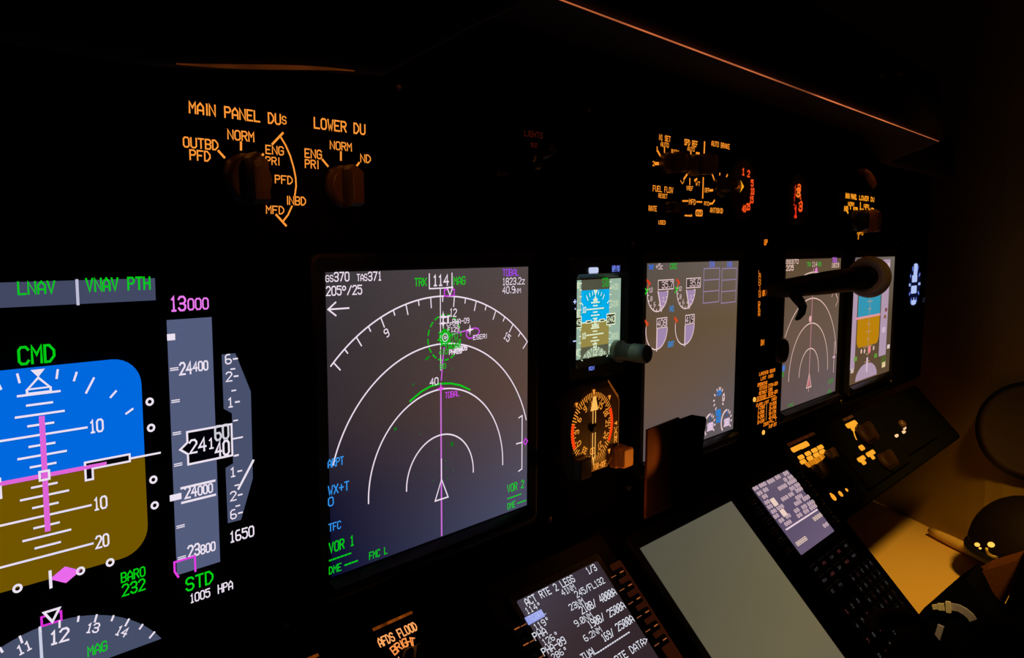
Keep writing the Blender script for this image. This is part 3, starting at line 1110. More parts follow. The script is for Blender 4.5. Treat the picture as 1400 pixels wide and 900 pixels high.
# ---- first officer's navigation display
t = display('navigation_display', 'brown-tinted navigation display behind the gear lever', 'display', FNX0 + .0005, FNX0 + S + .0012, Z0, Z1,
            [((98, 82, 82), (104, 90, 94)), ((106, 84, 70), (104, 86, 74)), ((92, 74, 52), (96, 78, 56))], grain=.06)
K1 = crop(1000, 320, 5)
K2 = crop(1000, 480, 5)
fw = glow((226, 190, 178))
fpk = glow((196, 128, 148))
c = P(K2(530, 155))
RO2 = P(K1(555, 262))[1] - c[1]
xl2 = (FNX0 + .002, FNX0 + S - .001)
g = t.g()
g.arc(c, RO2, 45, 140, .0014, H2, fw, 40, xl2)
for dg in range(70, 165, 10):
    an = rad(dg - 114)
    p0 = (c[0] + RO2 * sin(an), c[1] + RO2 * cos(an))
    if xl2[0] < p0[0] < xl2[1]:
        g.line([p0, (c[0] + (RO2 - .011) * sin(an), c[1] + (RO2 - .011) * cos(an))], .001, H2, fw)
t.put(g, 'compass_arc', t.screen)
for k, (a0, a1) in ((.745, (10, 170)), (.5, (-2, 182)), (.25, (-2, 182))):
    g = t.g()
    g.arc(c, RO2 * k, a0, a1, .0013, H2, fw, 40, xl2)
    t.put(g, 'range_arc', t.screen)
g = t.g()
g.line([(c[0], c[1] + RO2 + .004), (c[0], c[1] + RO2 * .26)], .0018, H3, fpk)
g.line([(c[0], c[1] + RO2 * .26), (c[0], Z0 + .012)], .0014, H3, glow((205, 150, 160)))
g.line([(c[0], c[1]), (c[0] - .0075, c[1] - .0165), (c[0] + .0075, c[1] - .0165)], .0014, H4, fw, True)
g.poly([(c[0], c[1] - .001), (c[0] - .0055, c[1] - .0150), (c[0] + .0055, c[1] - .0150)], H3, glow((190, 100, 110)))
t.put(g, 'track_line', t.screen)
for it in (('GS370', 374, 205, 178, 458, fw, .24), ('205', 374, 250, 218, 424, fw, .24), ('TRK', 516, 222, 196, 545, glow((70, 150, 50)), .26), ('114', 552, 222, 192, 585, fw, .2),
           ('MAG', 590, 220, 193, 613, glow((70, 150, 50)), .26), ('TOBAL', 690, 193, 165, 724, glow((165, 90, 190)), .3), ('1823', 685, 228, 202, 735, fw, .24)):
    g = t.g()
    g.txt(it[0], K1(it[1], 0)[0], K1(0, it[2])[1], K1(0, it[3])[1], K1(it[4], 0)[0], H2, it[5], it[6])
    t.put(g, 'flight_data_text', t.screen)
g = t.g()
a = P(K1(580, 252))
g.disc(a, .0042, H2, glow((220, 120, 200)), 8)
t.put(g, 'heading_bug', t.screen)
g = t.g()
a, b = P(K1(706, 738)), P(K2(697, 145))
g.line([(a[0], a[1]), (a[0], b[1])], .0014, H2, fw)
g.line([(a[0] - .004, (a[1] + b[1]) / 2), (a[0] + .003, (a[1] + b[1]) / 2)], .0022, H2, glow((222, 180, 200)))
t.put(g, 'vertical_deviation_scale', t.screen)
g = t.g()
fg = glow((58, 140, 48))
a = P(K2(357, 118))
g.rect(a[0] - .0034, a[0] + .0034, a[1] - .0034, a[1] + .0034, H2, glow((74, 120, 200)))
a = P(K2(352, 160))
g.rect(a[0] - .002, a[0] + .002, a[1] - .003, a[1] + .003, H2, fg)
t.put(g, 'map_mode_text', t.screen)
for it in (('VOR', 660, 226, 202, 694), ('DME', 660, 290, 270, 682), ('FMC', 388, 388, 368, 424)):
    g = t.g()
    g.txt(it[0], K2(it[1], 0)[0], K2(0, it[2])[1], K2(0, it[3])[1], K2(it[4], 0)[0], H2, fg, .25)
    t.put(g, 'radio_text', t.screen)
g = t.g()
a = P(K1(538, 582))
g.disc(a, .0042, H3, glow((222, 170, 165)), 8)
t.put(g, 'waypoint_marks', t.screen)

# ---- first officer's flight display
t = display('flight_display', 'narrow flight display whose top is hidden behind the lever wheel', 'display', FPX0, FPX0 + S + .0005, Z0, Z1,
            [((100, 76, 56), (92, 72, 52)), ((88, 70, 48), (88, 72, 52)), ((110, 98, 92), (112, 104, 94))], grain=.06)
g = t.g()
fl = glow((176, 150, 172))
a, b = P(K1(836, 400)), P(K1(866, 400))
g.rect(a[0], b[0], P(K2(820, 130))[1], P(K1(850, 180))[1], H1, fl)
t.put(g, 'speed_tape', t.screen)
g = t.g()
a, b = P(K1(1028, 420)), P(K1(1076, 420))
g.rect(a[0], b[0], P(K2(1030, 32))[1], P(K1(1040, 175))[1], H1, fl)
t.put(g, 'altitude_tape', t.screen)
g = t.g()
x0_, x1_ = P(K1(868, 500))[0], P(K1(1018, 500))[0]
zh = P(K1(868, 578))[1]
zt_, zb_ = P(K1(1000, 340))[1], P(K1(866, 782))[1]
ol = rr(x0_, x1_, zb_, zt_, .012, 6)
g.poly([p for p in ol if p[1] > zh] + [(x0_, zh), (x1_, zh)], H1, glow((52, 148, 176)))
g.poly([(x1_, zh), (x0_, zh)] + [p for p in ol if p[1] < zh], H1, glow((186, 128, 12)))
t.put(g, 'attitude_field', t.screen)
g = t.g()
q = (x0_ + x1_) / 2
g.line([(x0_ - .008, zh), (x1_, zh)], .003, H2, glow((225, 150, 160)))
for i in range(-6, 7):
    if i:
        hl = .019 if i % 4 == 0 else (.011 if i % 2 == 0 else .006)
        g.line([(q - hl, zh + i * .0105), (q + hl, zh + i * .0105)], .001, H2, glow((190, 150, 110)))
g.line([(q, zh - .055), (q, zh + .05)], .0014, H3, glow((170, 140, 120)))
t.put(g, 'pitch_ladder', t.screen)
g = t.g()
for q_ in ((888, 803), (910, 801), (972, 780)):
    g.disc(P(K1(*q_)), .0035, H2, glow((215, 180, 165)), 8)
g.disc(P(K1(943, 789)), .006, H2, glow((235, 130, 130)), 8)
t.put(g, 'localizer_dots', t.screen)
for q_, s_, cl in ((K1(848, 856), .006, (110, 150, 60)), (K1(986, 832), .006, (90, 150, 50)), (K1(1040, 858), .011, (84, 96, 40)), (K1(1040, 893), .008, (222, 200, 150)), (K1(1073, 770), .006, (220, 200, 200)), (K1(1057, 518), .005, (130, 70, 70)), (K1(1050, 566), .005, (140, 90, 60)), (K1(1040, 655), .008, (205, 180, 200)), (K1(1075, 212), .006, (205, 180, 180)), (K2(825, 137), .006, (200, 180, 170))):
    a = P(q_)
    g = t.g()
    g.rect(a[0] - s_, a[0] + s_, a[1] - s_ * .5, a[1] + s_ * .5, H2, glow(cl))
    t.put(g, 'readout_mark', t.screen)
g = t.g()
c = P(K2(920, 150))
tp = P(K2(928, 82))
ex = P(K2(990, 165))
cr = abs(ex[0] - P(K2(850, 215))[0]) / 2
ccx = (ex[0] + P(K2(850, 215))[0]) / 2
zl = Z0 + .002
g.poly([(ccx + cr * 1.05 * cos(pi * i / 20), zl + (tp[1] - zl) * sin(pi * i / 20)) for i in range(21)], H1, fl)
g.line([(P(K2(928, 58))[0], tp[1] - .01), (P(K2(928, 58))[0], P(K2(928, 58))[1])], .007, H2, glow((210, 180, 200)))
t.put(g, 'heading_rose', t.screen)

# ------------------------------------------------------------------ standby display with its knob
V = crop(770, 355, 5.625)
HS = .004
sx0, sz1 = at(*V(92, 152), HS)
sx1, sz0 = at(*V(432, 730), HS)[0], at(*V(88, 775), HS)[1]
sz1 = at(*V(300, 150), HS)[1]
t = Thing('standby_display', 'small square standby horizon display with protruding round knob', 'display', (sx0 + sx1) / 2, sz0)
g = t.g()
BEZG = solid('standby_bezel', (58, 62, 58), .28, .5, noise=.05)
g.loft([[(x, .0036, z) for x, z in rr(sx0 - .008, sx1 + .008, sz0 - .017, sz1 + .017, .004)],
        [(x, -.004, z) for x, z in rr(sx0 - .008, sx1 + .008, sz0 - .017, sz1 + .017, .004)],
        [(x, -.0052, z) for x, z in rr(sx0 - .007, sx1 + .007, sz0 - .016, sz1 + .016, .004)],
        [(x, -.0052, z) for x, z in rr(sx0 - .0035, sx1 + .0065, sz0 - .0065, sz1 + .005, .003)],
        [(x, -.0080, z) for x, z in rr(sx0 - .003, sx1 + .006, sz0 - .006, sz1 + .0045, .003)],
        [(x, -.0042, z) for x, z in rr(sx0 - .0004, sx1 + .001, sz0 - .001, sz1 + .001, .0015)],
        [(x, -.0038, z) for x, z in rr(sx0 - .0003, sx1 + .0003, sz0 - .0003, sz1 + .0003, .001)]], BEZG)
t.put(g, 'bezel')
g = t.g()
g.rect(sx0, sx1, sz0, sz1, HS, lcd('standby_backlight', [((88, 92, 70), (84, 88, 70)), ((82, 82, 66), (78, 78, 62))], .03))
sc = t.put(g, 'screen')


def PV(x, y, h=HS + .0003):
    return at(*V(x, y), h)


sw = glow((222, 236, 200))
tl = glow((150, 178, 158))
h1, h2, h3, h4 = HS + .0002, HS + .0004, HS + .0006, HS + .0008
xa, xb = PV(138, 400)[0], PV(354, 400)[0]
zh = PV(140, 490)[1]
for sd in (0, 1):
    g = t.g()
    g.rect(*((sx0, xa) if not sd else (xb, sx1)), sz0, sz1, h1, tl)
    for i in range(12):
        z_ = sz0 + (sz1 - sz0) * (i + .5) / 12
        g.line([(xa - .0022, z_), (xa, z_)] if not sd else [(xb, z_), (xb + .0022, z_)], .0008, h2, sw)
    for q, s_ in (((97, 222), '00'), ((97, 432), '80'), ((90, 740), '00')):
        a = PV(*q)
        if not sd:
            g.t2(s_, a[0], a[1], .0042, .0042, h2, sw, wt=.18)
    for y_, s_ in ((232, '4400'), (362, '4200'), (612, '3800')):
        a = PV(360, y_)
        if sd:
            g.t2(s_, a[0] + .0006, a[1], .0042, .0105, h2, glow((196, 214, 180)), wt=.15)
    t.put(g, 'altitude_tape' if sd else 'speed_tape', sc)
g = t.g()
zt_ = PV(140, 240)[1]
zb_ = PV(135, 680)[1]
g.rect(xa, xb, zh, zt_, h1, glow((0, 172, 236)))
g.rect(xa, xb, zb_, zh, h1, glow((150, 136, 70)))
t.put(g, 'attitude_field', sc)
g = t.g()
cxs = PV(245, 480)[0]
g.line([(xa - .0, zh), (xb, zh)], .0009, h2, sw)
zst = (PV(245, 382)[1] - PV(245, 480)[1]) / 4
for i in range(-7, 8):
    if i == 0:
        continue
    hl = .011 if i % 4 == 0 else (.0052 if i % 2 == 0 else .0026)
    z_ = zh + zst * i
    if z_ < zt_ - .006 and z_ > zb_ + .001:
        g.line([(cxs - hl, z_), (cxs + hl, z_)], .0010, h2, sw)
        if i % 4 == 0:
            g.t2('10', cxs - hl - .0055, z_ - .002, .004, .0042, h2, sw, wt=.2)
for a_ in (-50, -30, -20, -10, 10, 20, 30, 50):
    rd_ = zt_ - zh - .001
    l_ = .004 if abs(a_) == 30 else .0025
    g.line([(cxs + rd_ * sin(rad(a_)), zh + rd_ * cos(rad(a_))), (cxs + (rd_ - l_) * sin(rad(a_)), zh + (rd_ - l_) * cos(rad(a_)))], .0008, h2, sw)
g.poly([(cxs - .0028, zt_), (cxs, zt_ - .0045), (cxs + .0028, zt_)], h2, sw)
g.poly([(cxs, zt_ - .004), (cxs - .0028, zt_ - .009), (cxs + .0028, zt_ - .009)], h2, sw)
t.put(g, 'pitch_ladder', sc)
g = t.g()
for sg in (-1, 1):
    g.line([(cxs + sg * .006, zh + .0004), (cxs + sg * .0115, zh + .0004)], .0024, h3, sw)
    g.line([(cxs + sg * .0066, zh + .0004), (cxs + sg * .011, zh + .0004)], .0011, h4, glow((40, 50, 40)))
g.ring((cxs, zh), .0016, .0009, h3, sw, 10)
g.line([(cxs - .004, zh - .0018), (cxs - .004, zh - .0036), (cxs + .004, zh - .0036), (cxs + .004, zh - .0018)], .001, h3, sw)
t.put(g, 'aircraft_symbol', sc)
g = t.g()
for x0_, x1_, s_ in ((88, 134, '45'), (330, 393, '240')):
    a, b = PV(x0_, 520), PV(x1_, 520)
    za, zc_ = PV(x0_, 528 if x0_ < 200 else 503)[1], PV(x0_, 445 if x0_ < 200 else 420)[1]
    xl_ = max(a[0], sx0)
    g.rect(xl_, b[0], za, zc_, h3, glow((60, 62, 44)))
    g.line([(xl_, za), (b[0], za), (b[0], zc_), (xl_, zc_)], .0009, h4, sw, True)
    g.t2(s_, xl_ + .0008, za + (zc_ - za) * .25, (zc_ - za) * .5, b[0] - xl_ - .0014, h4, sw, wt=.18)
a = PV(300, 208)
g.t2('STD', a[0], a[1], .0062, .0082, h3, glow((0, 170, 30)), wt=.13)
t.put(g, 'value_box', sc)
g = t.g()
crn = PV(250, 672)[1]
Rr2 = .0225
rcz = crn - Rr2
pts = []
for i in range(41):
    an = rad(-75 + 150 * i / 40)
    x_, z_ = cxs + Rr2 * sin(an), rcz + Rr2 * cos(an)
    if z_ > sz0 and xa - .001 < x_ < xb + .001:
        pts.append((x_, z_))
g.poly([(pts[0][0], sz0 + .0002)] + pts + [(pts[-1][0], sz0 + .0002)], h2, glow((142, 158, 134)))
for i, s_ in enumerate(('10', '11', '12', '13', '14')):
    an = rad((i - 2) * 25)
    r2 = Rr2 - (.0062 if i == 2 else .0054)
    if abs(i - 2) < 2:
        g.t2(s_, cxs + r2 * sin(an), rcz + r2 * cos(an), .0034 if i != 2 else .0044, .0040 if i != 2 else .0052, h3, sw, -an * .9, wt=.17, al='c')
for i in range(-4, 5):
    an = rad(i * 12.5)
    g.line([(cxs + Rr2 * sin(an), rcz + Rr2 * cos(an)), (cxs + (Rr2 - .002) * sin(an), rcz + (Rr2 - .002) * cos(an))], .0007, h3, sw)
a = (cxs, crn)
g.line([(a[0] - .002, a[1]), (a[0], a[1] + .004), (a[0] + .002, a[1])], .001, h3, sw, True)
t.put(g, 'heading_rose', sc)
lw = glow((200, 212, 255))
lb = glow((110, 130, 235))
g = t.g()
a, b = at(*V(205, 106), .0062), at(*V(272, 106), .0062)
g.plate(a[0], b[0], a[1], at(*V(205, 62), .0062)[1], .0012, -.0050, -.0064, .0005, glow((196, 206, 238)))
t.put(g, 'lit_button', label='small white lit button')
for s_, q, ht in (('HP/IN', (378, 92), .0042), ('RST', (200, 852), .0042)):
    g = t.g()
    a = at(*V(*q), .0064)
    g.t2(s_, a[0], a[1], ht, .0100 if s_ == 'HP/IN' else .0072, .0064, lb, wt=.2)
    g.plate(a[0] - .0012, a[0] + .0115, a[1] - .0012, a[1] + .0054, .001, -.0045, -.0062, .0005, BLACK)
    t.put(g, 'push_button')
g = t.g()
for q, n_ in (((90, 325), '+'), ((92, 362), '.'), ((88, 628), '-')):
    a = at(*V(*q), .0088)
    g.t2(n_, a[0] - .0015, a[1] - .002, .004, .003, .0088, glow((190, 205, 255)), wt=.24)
t.put(g, 'side_legend')
kc = at(*V(430, 706), .0088)
g = t.g()
KG = solid('standby_knob', (120, 138, 130), .35, .5)
yk = -.0086
g.turn(kc, [(.0088, yk + .003), (.0088, yk - .002), (.0068, yk - .003), (.0068, yk - .0115), (.0064, yk - .012), (.0064, yk - .013), (.0074, yk - .0135),
            (.0074, yk - .0245), (.0068, yk - .0265), (.0055, yk - .0265)], KG)
t.put(g, 'knob', label='ribbed grey-green round knob')

# ------------------------------------------------------------------ radio magnetic indicator
U = crop(770, 510, 6)
HR = .012


def PU(x, y, h=HR):
    return at(*U(x, y), h)


rc = PU(240, 450, .0118)
t = Thing('bearing_indicator', 'orange-lit octagonal bearing dial with two pale pointers', 'gauge', rc[0], rc[1])
oc = [PU(*q) for q in ((72, 300), (140, 178), (385, 120), (478, 158), (512, 215), (500, 560), (395, 800), (262, 838), (105, 760), (62, 690))]
g = t.g()
# eight-sided case, its face bevelled in towards the round dial
hw_ = .0338
cut = .016
oc_ = (rc[0] + .0056, rc[1] - .0015)
octo = lambda k, c_: [(oc_[0] + sx * k * (1 if e else c_), oc_[1] + sz * k * (c_ if e else 1)) for sx, sz, e in ((1, 1, 0), (1, 1, 1), (1, -1, 1), (1, -1, 0), (-1, -1, 0), (-1, -1, 1), (-1, 1, 1), (-1, 1, 0))]
CASE = solid('indicator_case', (120, 96, 58), .35, .5)
o1, o2, o3 = octo(hw_, .58), octo(hw_ - .0018, .58), octo(hw_ - .004, .58)
g.loft([[(x, .0036, z) for x, z in o1], [(x, -.008, z) for x, z in o1], [(x, -.0095, z) for x, z in o2], [(x, -.0105, z) for x, z in o2],
        [(x, -.0115, z) for x, z in o3]], CASE)
t.put(g, 'case')
g = t.g()
EDGE = glow((150, 78, 16), 1.0)
for off, k in ((.0083, hw_ + .0001), (.0110, hw_ - .003)):
    pts = octo(k, .58)
    g.line(pts[0:4], .0010, off, EDGE)
    g.line(pts[3:5], .0010, off, EDGE)
t.put(g, 'lit_edge', label='orange edge-lit rim')
dr_ = .0275
hd = .0118
DIAL = solid('dial_face', (84, 38, 28), .5, .3)
g = t.g()
g.disc(rc, dr_, hd, DIAL, 48)
amb = glow((242, 150, 50))
for i in range(72):
    an = 2 * pi * i / 72
    l_ = .0050 if i % 2 == 0 else .0033
    g.line([(rc[0] + dr_ * .98 * sin(an), rc[1] + dr_ * .98 * cos(an)), (rc[0] + (dr_ * .98 - l_) * sin(an), rc[1] + (dr_ * .98 - l_) * cos(an))], .0008, hd + .0002, amb)
for i, s_ in enumerate(('12', '15', '18', '21', '24', '27', '30', '33', '0', '3', '6', '9')):
    an = 2 * pi * i / 12
    r2 = dr_ - .0100
    g.t2(s_, rc[0] + r2 * sin(an), rc[1] + r2 * cos(an) - .0016 * cos(an), .0044, .0052 if len(s_) > 1 else .0028, hd + .0002, amb, -an, wt=.17, al='c')
dial = t.put(g, 'dial')
g = t.g()
rdm = glow((250, 60, 12))
for a0, a1 in ((-30, 24), (168, 205)):
    g.arc(rc, dr_ - .002, a0, a1, .0032, hd + .0003, rdm, 16)
t.put(g, 'red_arc', dial, 'glowing red edge arc')
ndl = glow((250, 186, 90))
for sg in (1, -1):
    g = t.g()
    h_ = hd + .0015
    for e in (-.0017, .0017):
        g.line([(rc[0] + e, rc[1] + sg * .004), (rc[0] + e, rc[1] + sg * (.0142 if sg > 0 else .022))], .0010, h_, ndl)
    if sg > 0:
        g.poly([(rc[0] - .0050, rc[1] + .0135), (rc[0] + .0050, rc[1] + .0135), (rc[0] + .0015, rc[1] + .0242), (rc[0] - .0015, rc[1] + .0242)], h_ + .0001, ndl)
    else:
        g.line([(rc[0] - .0017, rc[1] - .022), (rc[0], rc[1] - .025), (rc[0] + .0017, rc[1] - .022)], .0011, h_, ndl)
        g.line([(rc[0], rc[1] - .025), (rc[0], rc[1] - .028)], .0011, h_, ndl)
    t.put(g, 'pointer')
g = t.g()
g.turn(rc, [(.0036, -hd), (.0032, -hd - .002), (.0014, -hd - .0026)], KNOBD, 18)
t.put(g, 'hub')
g = t.g()
for q in ((250, 158), (378, 205), (108, 268), (375, 645), (105, 735)):
    a = PU(*q, hd)
    g.poly([(a[0] - .0018, a[1] + .002), (a[0] + .0018, a[1] + .002), (a[0], a[1] - .002)], hd + .0003, amb)
a = PU(428, 412, hd)
g.poly([(a[0] + .0018, a[1] + .0016), (a[0] + .0018, a[1] - .0016), (a[0] - .002, a[1])], hd + .0004, amb)
for i, ch in enumerate('VOR'):
    a = PU(428, 470 + 40 * i, hd)
    g.t2(ch, a[0], a[1] - .002, .0046, .0034, hd + .0004, amb, wt=.17, al='c')
a = PU(262, 778, hd)
g.t2('VOR-ADF', a[0] - .003, a[1] - .001, .004, .017, hd + .0004, amb, 0, wt=.18)
t.put(g, 'legend')
KLIT = solid('indicator_knob', (235, 165, 80), .45, .4)
for q, mt_, lb_ in (((470, 680), KLIT, 'orange-lit square knob'), ((120, 770), KNOB, 'dark brown square knob')):
    a = PU(*q, .014)
    g = t.g()
    g.plate(a[0] - .0078, a[0] + .0078, a[1] - .0090, a[1] + .0080, .002, -.009, -.0155, .001, mt_)
    g.plate(a[0] - .0072, a[0] + .0072, a[1] - .008, a[1] + .0072, .002, -.0150, -.022, .001, mt_)
    t.put(g, 'knob', label=lb_)


# ------------------------------------------------------------------ knobs and lit panels
def bar_knob(t, name, c, rd_, y0, hh, ang, mt, label=None, bar=1.0):
    """a round skirt with a tapering finger bar standing across it"""
    g = t.g()
    g.turn(c, [(rd_, y0), (rd_ * .97, y0 - hh * .28), (rd_ * .86, y0 - hh * .42), (rd_ * .80, y0 - hh * .46)], mt, 24)
    ca, sa = cos(ang), sin(ang)

    def pt(a_, b_, y):
        return (c[0] + a_ * ca - b_ * sa, y, c[1] + a_ * sa + b_ * ca)
    loops = []
    for k, y in ((1, y0 - hh * .40), (1, y0 - hh * .80), (.84, y0 - hh * .98), (.5, y0 - hh)):
        w_, l_ = rd_ * .34 * bar * (k * .6 + .4), rd_ * .98 * k
        loops.append([pt(-l_ * .92, -w_, y), pt(l_ * .75, -w_, y), pt(l_, 0, y), pt(l_ * .75, w_, y), pt(-l_ * .92, w_, y)])
    g.loft(loops, mt)
    return t.put(g, name, label=label)


HP = .0036    # legends stand on plates this high
am = glow(AMBER)


def legend(t, items, mt, wt=.155, name='legend_text', h=HP):
    for it in items:
        g = t.g()
        g.txt(*it, h, mt, wt)
        t.put(g, name)


# captain's display selector
t = Thing('display_selector_panel', 'orange-lit selector panel with two knobs above the large displays', 'control panel', -.02, .105)
a, b = at(240, 320), at(530, 130)
g = t.g()
g.plate(-.10, .052, .098, .172, .003, .0038, -.0034, .0008, PLATE)
t.put(g, 'plate')
R3 = crop(220, 70, 3.4625)


def leg3(t, s_, xl, yb, yt, xr, mt, wt=.16):
    g = t.g()
    g.txt(s_, R3(xl, 0)[0], R3(0, yb)[1], R3(0, yt)[1], R3(xr, 0)[0], HP, mt, wt)
    t.put(g, 'legend_text')


for s_, xl_, yb_, yt_, xr_ in (('MAIN PANEL DU', 136, 291, 240, 566), ('S', 575, 343, 309, 593), ('NORM', 318, 415, 372, 440), ('OUTBD', 108, 452, 407, 270), ('PFD', 139, 513, 468, 233),
                               ('ENG', 498, 484, 446, 580), ('PRI', 498, 534, 500, 560), ('PFD', 542, 624, 588, 622), ('INBD', 595, 725, 688, 685), ('MFD', 500, 768, 733, 582),
                               ('LOWER DU', 727, 363, 315, 966), ('NORM', 802, 462, 426, 902), ('ENG', 683, 502, 463, 760), ('PRI', 684, 551, 514, 745), ('ND', 946, 524, 489, 992)):
    leg3(t, s_, xl_, yb_, yt_, xr_, am)
g = t.g()
lw_ = .0011
for a, b in (((379, 432), (379, 466)), ((273, 473), (300, 503)), ((484, 489), (470, 504)), ((528, 440), (577, 388)), ((546, 775), (592, 826)), ((852, 478), (852, 515)), ((765, 514), (790, 544)), ((938, 529), (928, 542))):
    g.line([P(R3(*a), HP), P(R3(*b), HP)], lw_, HP, am)
ar = [P(R3(*q), HP) for q in ((563, 400), (590, 445), (612, 495), (628, 550), (638, 600), (640, 640), (634, 683))]
g.line(ar, .0009, HP, am)
g.line([P(R3(*q), HP) for q in ((620, 735), (602, 775), (578, 806))], .0009, HP, am)
t.put(g, 'legend_lines')
k1 = at(334, 246, HP)
bar_knob(t, 'selector_knob', k1, .0128, -.0032, .0165, rad(92), KNOB)
k2 = at(465, 256, HP)
bar_knob(t, 'selector_knob', k2, .0116, -.0032, .0165, rad(91), KNOB)

# lights test switch, barely lit
t = Thing('lights_test_panel', 'barely lit panel with small toggle switch between the orange panels', 'control panel', .18, .11)
g = t.g()
g.plate(.075, .235, .098, .205, .003, .0038, -.0030, .0008, PANEL)
t.put(g, 'plate')
dim = glow((62, 14, 6))
J = crop(640, 160, 7.5)
for s_, xl_, yb_, yt_, xr_ in (('LIGHTS', 580, 192, 136, 762), ('TEST', 640, 305, 265, 712), ('DIM', 305, 600, 560, 395)):
    g = t.g()
    g.txt(s_, J(xl_, 0)[0], J(0, yb_)[1], J(0, yt_)[1], J(xr_, 0)[0], .0033, dim if s_ != 'DIM' else glow((24, 8, 4)), .16)
    t.put(g, 'legend_text')
c = at(*J(690, 470), .004)
g = t.g()
g.turn(c, [(.0055, -.0028), (.0055, -.006), (.004, -.007)], SCREW, 6, sm=False)
g.tube([(c[0], -.006, c[1]), (c[0], -.012, c[1] + .004), (c[0], -.020, c[1] + .009)], [.0020, .0024, .0034], SCREW)
t.put(g, 'toggle_switch')

# engine and autobrake panel
t = Thing('engine_control_panel', 'orange-lit panel with speed reference and autobrake knobs', 'control panel', .43, .10)
g = t.g()
g.plate(.325, .498, .098, .205, .003, .0038, -.0034, .0008, PLATE)
t.put(g, 'plate')
N = crop(870, 180, 6.923)
am3 = glow((250, 146, 40))
for s_, xl_, yb_, yt_, xr_, wt in (('N1 SET', 217, 76, 28, 322, .2), ('AUTO', 232, 138, 98, 305, .2), ('BOTH', 332, 198, 168, 400, .22), ('2', 155, 322, 282, 172, .22), ('SPD REF', 456, 124, 72, 578, .2), ('AUTO', 485, 178, 142, 550, .2),
                                   ('AUTO BRAKE', 712, 132, 88, 882, .2), ('V', 418, 492, 465, 452, .3), ('VREF', 474, 552, 515, 535, .2), ('WT', 562, 508, 473, 602, .22), ('OFF', 648, 572, 535, 690, .22), ('RTO', 642, 696, 664, 688, .22),
                                   ('FUEL FLOW', 158, 562, 512, 346, .18), ('RESET', 210, 624, 588, 293, .2), ('RATE', 118, 748, 704, 192, .2), ('USED', 210, 876, 842, 276, .22), ('MFD', 500, 686, 642, 560, .22),
                                   ('SYS', 572, 792, 748, 616, .22), ('ANTISKID', 700, 764, 722, 818, .22)):
    g = t.g()
    g.txt(s_, N(xl_, 0)[0], N(0, yb_)[1], N(0, yt_)[1], N(xr_, 0)[0], HP, am3, wt)
    t.put(g, 'legend_text')
g = t.g()
for a, b, w_ in (((197, 148), (197, 185), .0014), ((205, 190), (230, 235), .002), ((266, 152), (266, 205), .0016), ((180, 303), (215, 303), .0026), ((516, 195), (516, 225), .002), ((570, 210), (592, 212), .003),
                 ((646, 102), (640, 242), .0022), ((634, 440), (628, 625), .0020), ((480, 405), (450, 450), .002), ((506, 447), (506, 500), .0016), ((552, 462), (572, 450), .0020), ((720, 408), (742, 470), .0018),
                 ((790, 398), (785, 438), .0018), ((862, 410), (840, 455), .0018), ((695, 558), (722, 555), .0022), ((695, 684), (722, 680), .0018), ((720, 680), (740, 652), .0018), ((438, 657), (490, 657), .0014), ((572, 665), (620, 667), .0014)):
    g = t.g()
    g.line([P(N(*a), HP), P(N(*b), HP)], w_, HP, am3)
    t.put(g, 'tick_mark')
for x0_, x1_ in ((460, 525), (562, 626)):
    g = t.g()
    a, b = P(N(x0_, 795), HP), P(N(x1_, 735), HP)
    za, zb_ = a[1], P(N(x0_, 742), HP)[1]
    if x0_ > 500:
        g.line(rr(a[0], b[0], za, zb_, .0014, 2), .0011, HP, am3, True)
    else:
        g.line([(a[0], za), (b[0], za), (b[0], zb_), (b[0] - .005, zb_), (a[0], za)], .0013, HP, am3)
        g.line([(b[0] - .004, za + .002), (b[0] - .003, zb_ - .003)], .0015, HP, am3)
    t.put(g, 'key_outline')
for q, rd_, hh, ang, mt_ in (((265, 303), .0090, .022, 90, KNOB), ((510, 320), .0095, .026, 90, KNOB), ((778, 522), .0105, .016, 200, KNOBD), ((265, 720), .0048, .020, 90, KNOBD)):
    c = at(*N(*q), HP)
    bar_knob(t, 'control_knob', c, rd_, -.0032, hh, rad(ang), mt_)
c = at(*N(470, 742), HP)
bar_knob(t, 'control_knob', (c[0] - .004, c[1]), .0045, -.0032, .010, rad(90), KNOBD)

# round gauges
GA = crop(860, 160, 3.889)
t = Thing('flap_gauge', 'round dark gauge with orange-red numbers beside the autobrake knob', 'gauge', .51, .155)
c = at(1016, 257, .004)
rd_ = .0265
g = t.g()
g.turn(c, [(rd_ + .004, .0036), (rd_ + .004, -.0046), (rd_ + .002, -.0054), (rd_, -.0048), (rd_, -.0036)], BLACK, 36)
t.put(g, 'case')
g = t.g()
DIALR = solid('gauge_face', (50, 20, 10), .5, .3)
g.disc(c, rd_, .0046, DIALR, 36)
dl = t.put(g, 'dial')
amr = glow((250, 80, 26))
g = t.g()
for s_, q in (('1', (608, 292)), ('2', (636, 302)), ('5', (655, 352)), ('10', (656, 396)), ('15', (652, 440)), ('25', (634, 478)), ('40', (612, 488))):
    a = at(*GA(*q), .005)
    g.t2(s_, a[0], a[1] - .0028, .0056, .0072 if len(s_) > 1 else .0046, .005, amr, wt=.28, al='c')
t.put(g, 'scale_numbers', dl)
g = t.g()
a = at(*GA(600, 370), .0055)
g.poly([(a[0] - .004, a[1] + .006), (a[0] + .004, a[1]), (a[0] - .004, a[1] - .006), (a[0] - .001, a[1])], .0058, glow((255, 165, 30)))
g.line([(a[0] - .001, a[1]), (a[0] - .018, a[1] - .002)], .0030, .0056, glow((120, 50, 8)))
t.put(g, 'pointer')

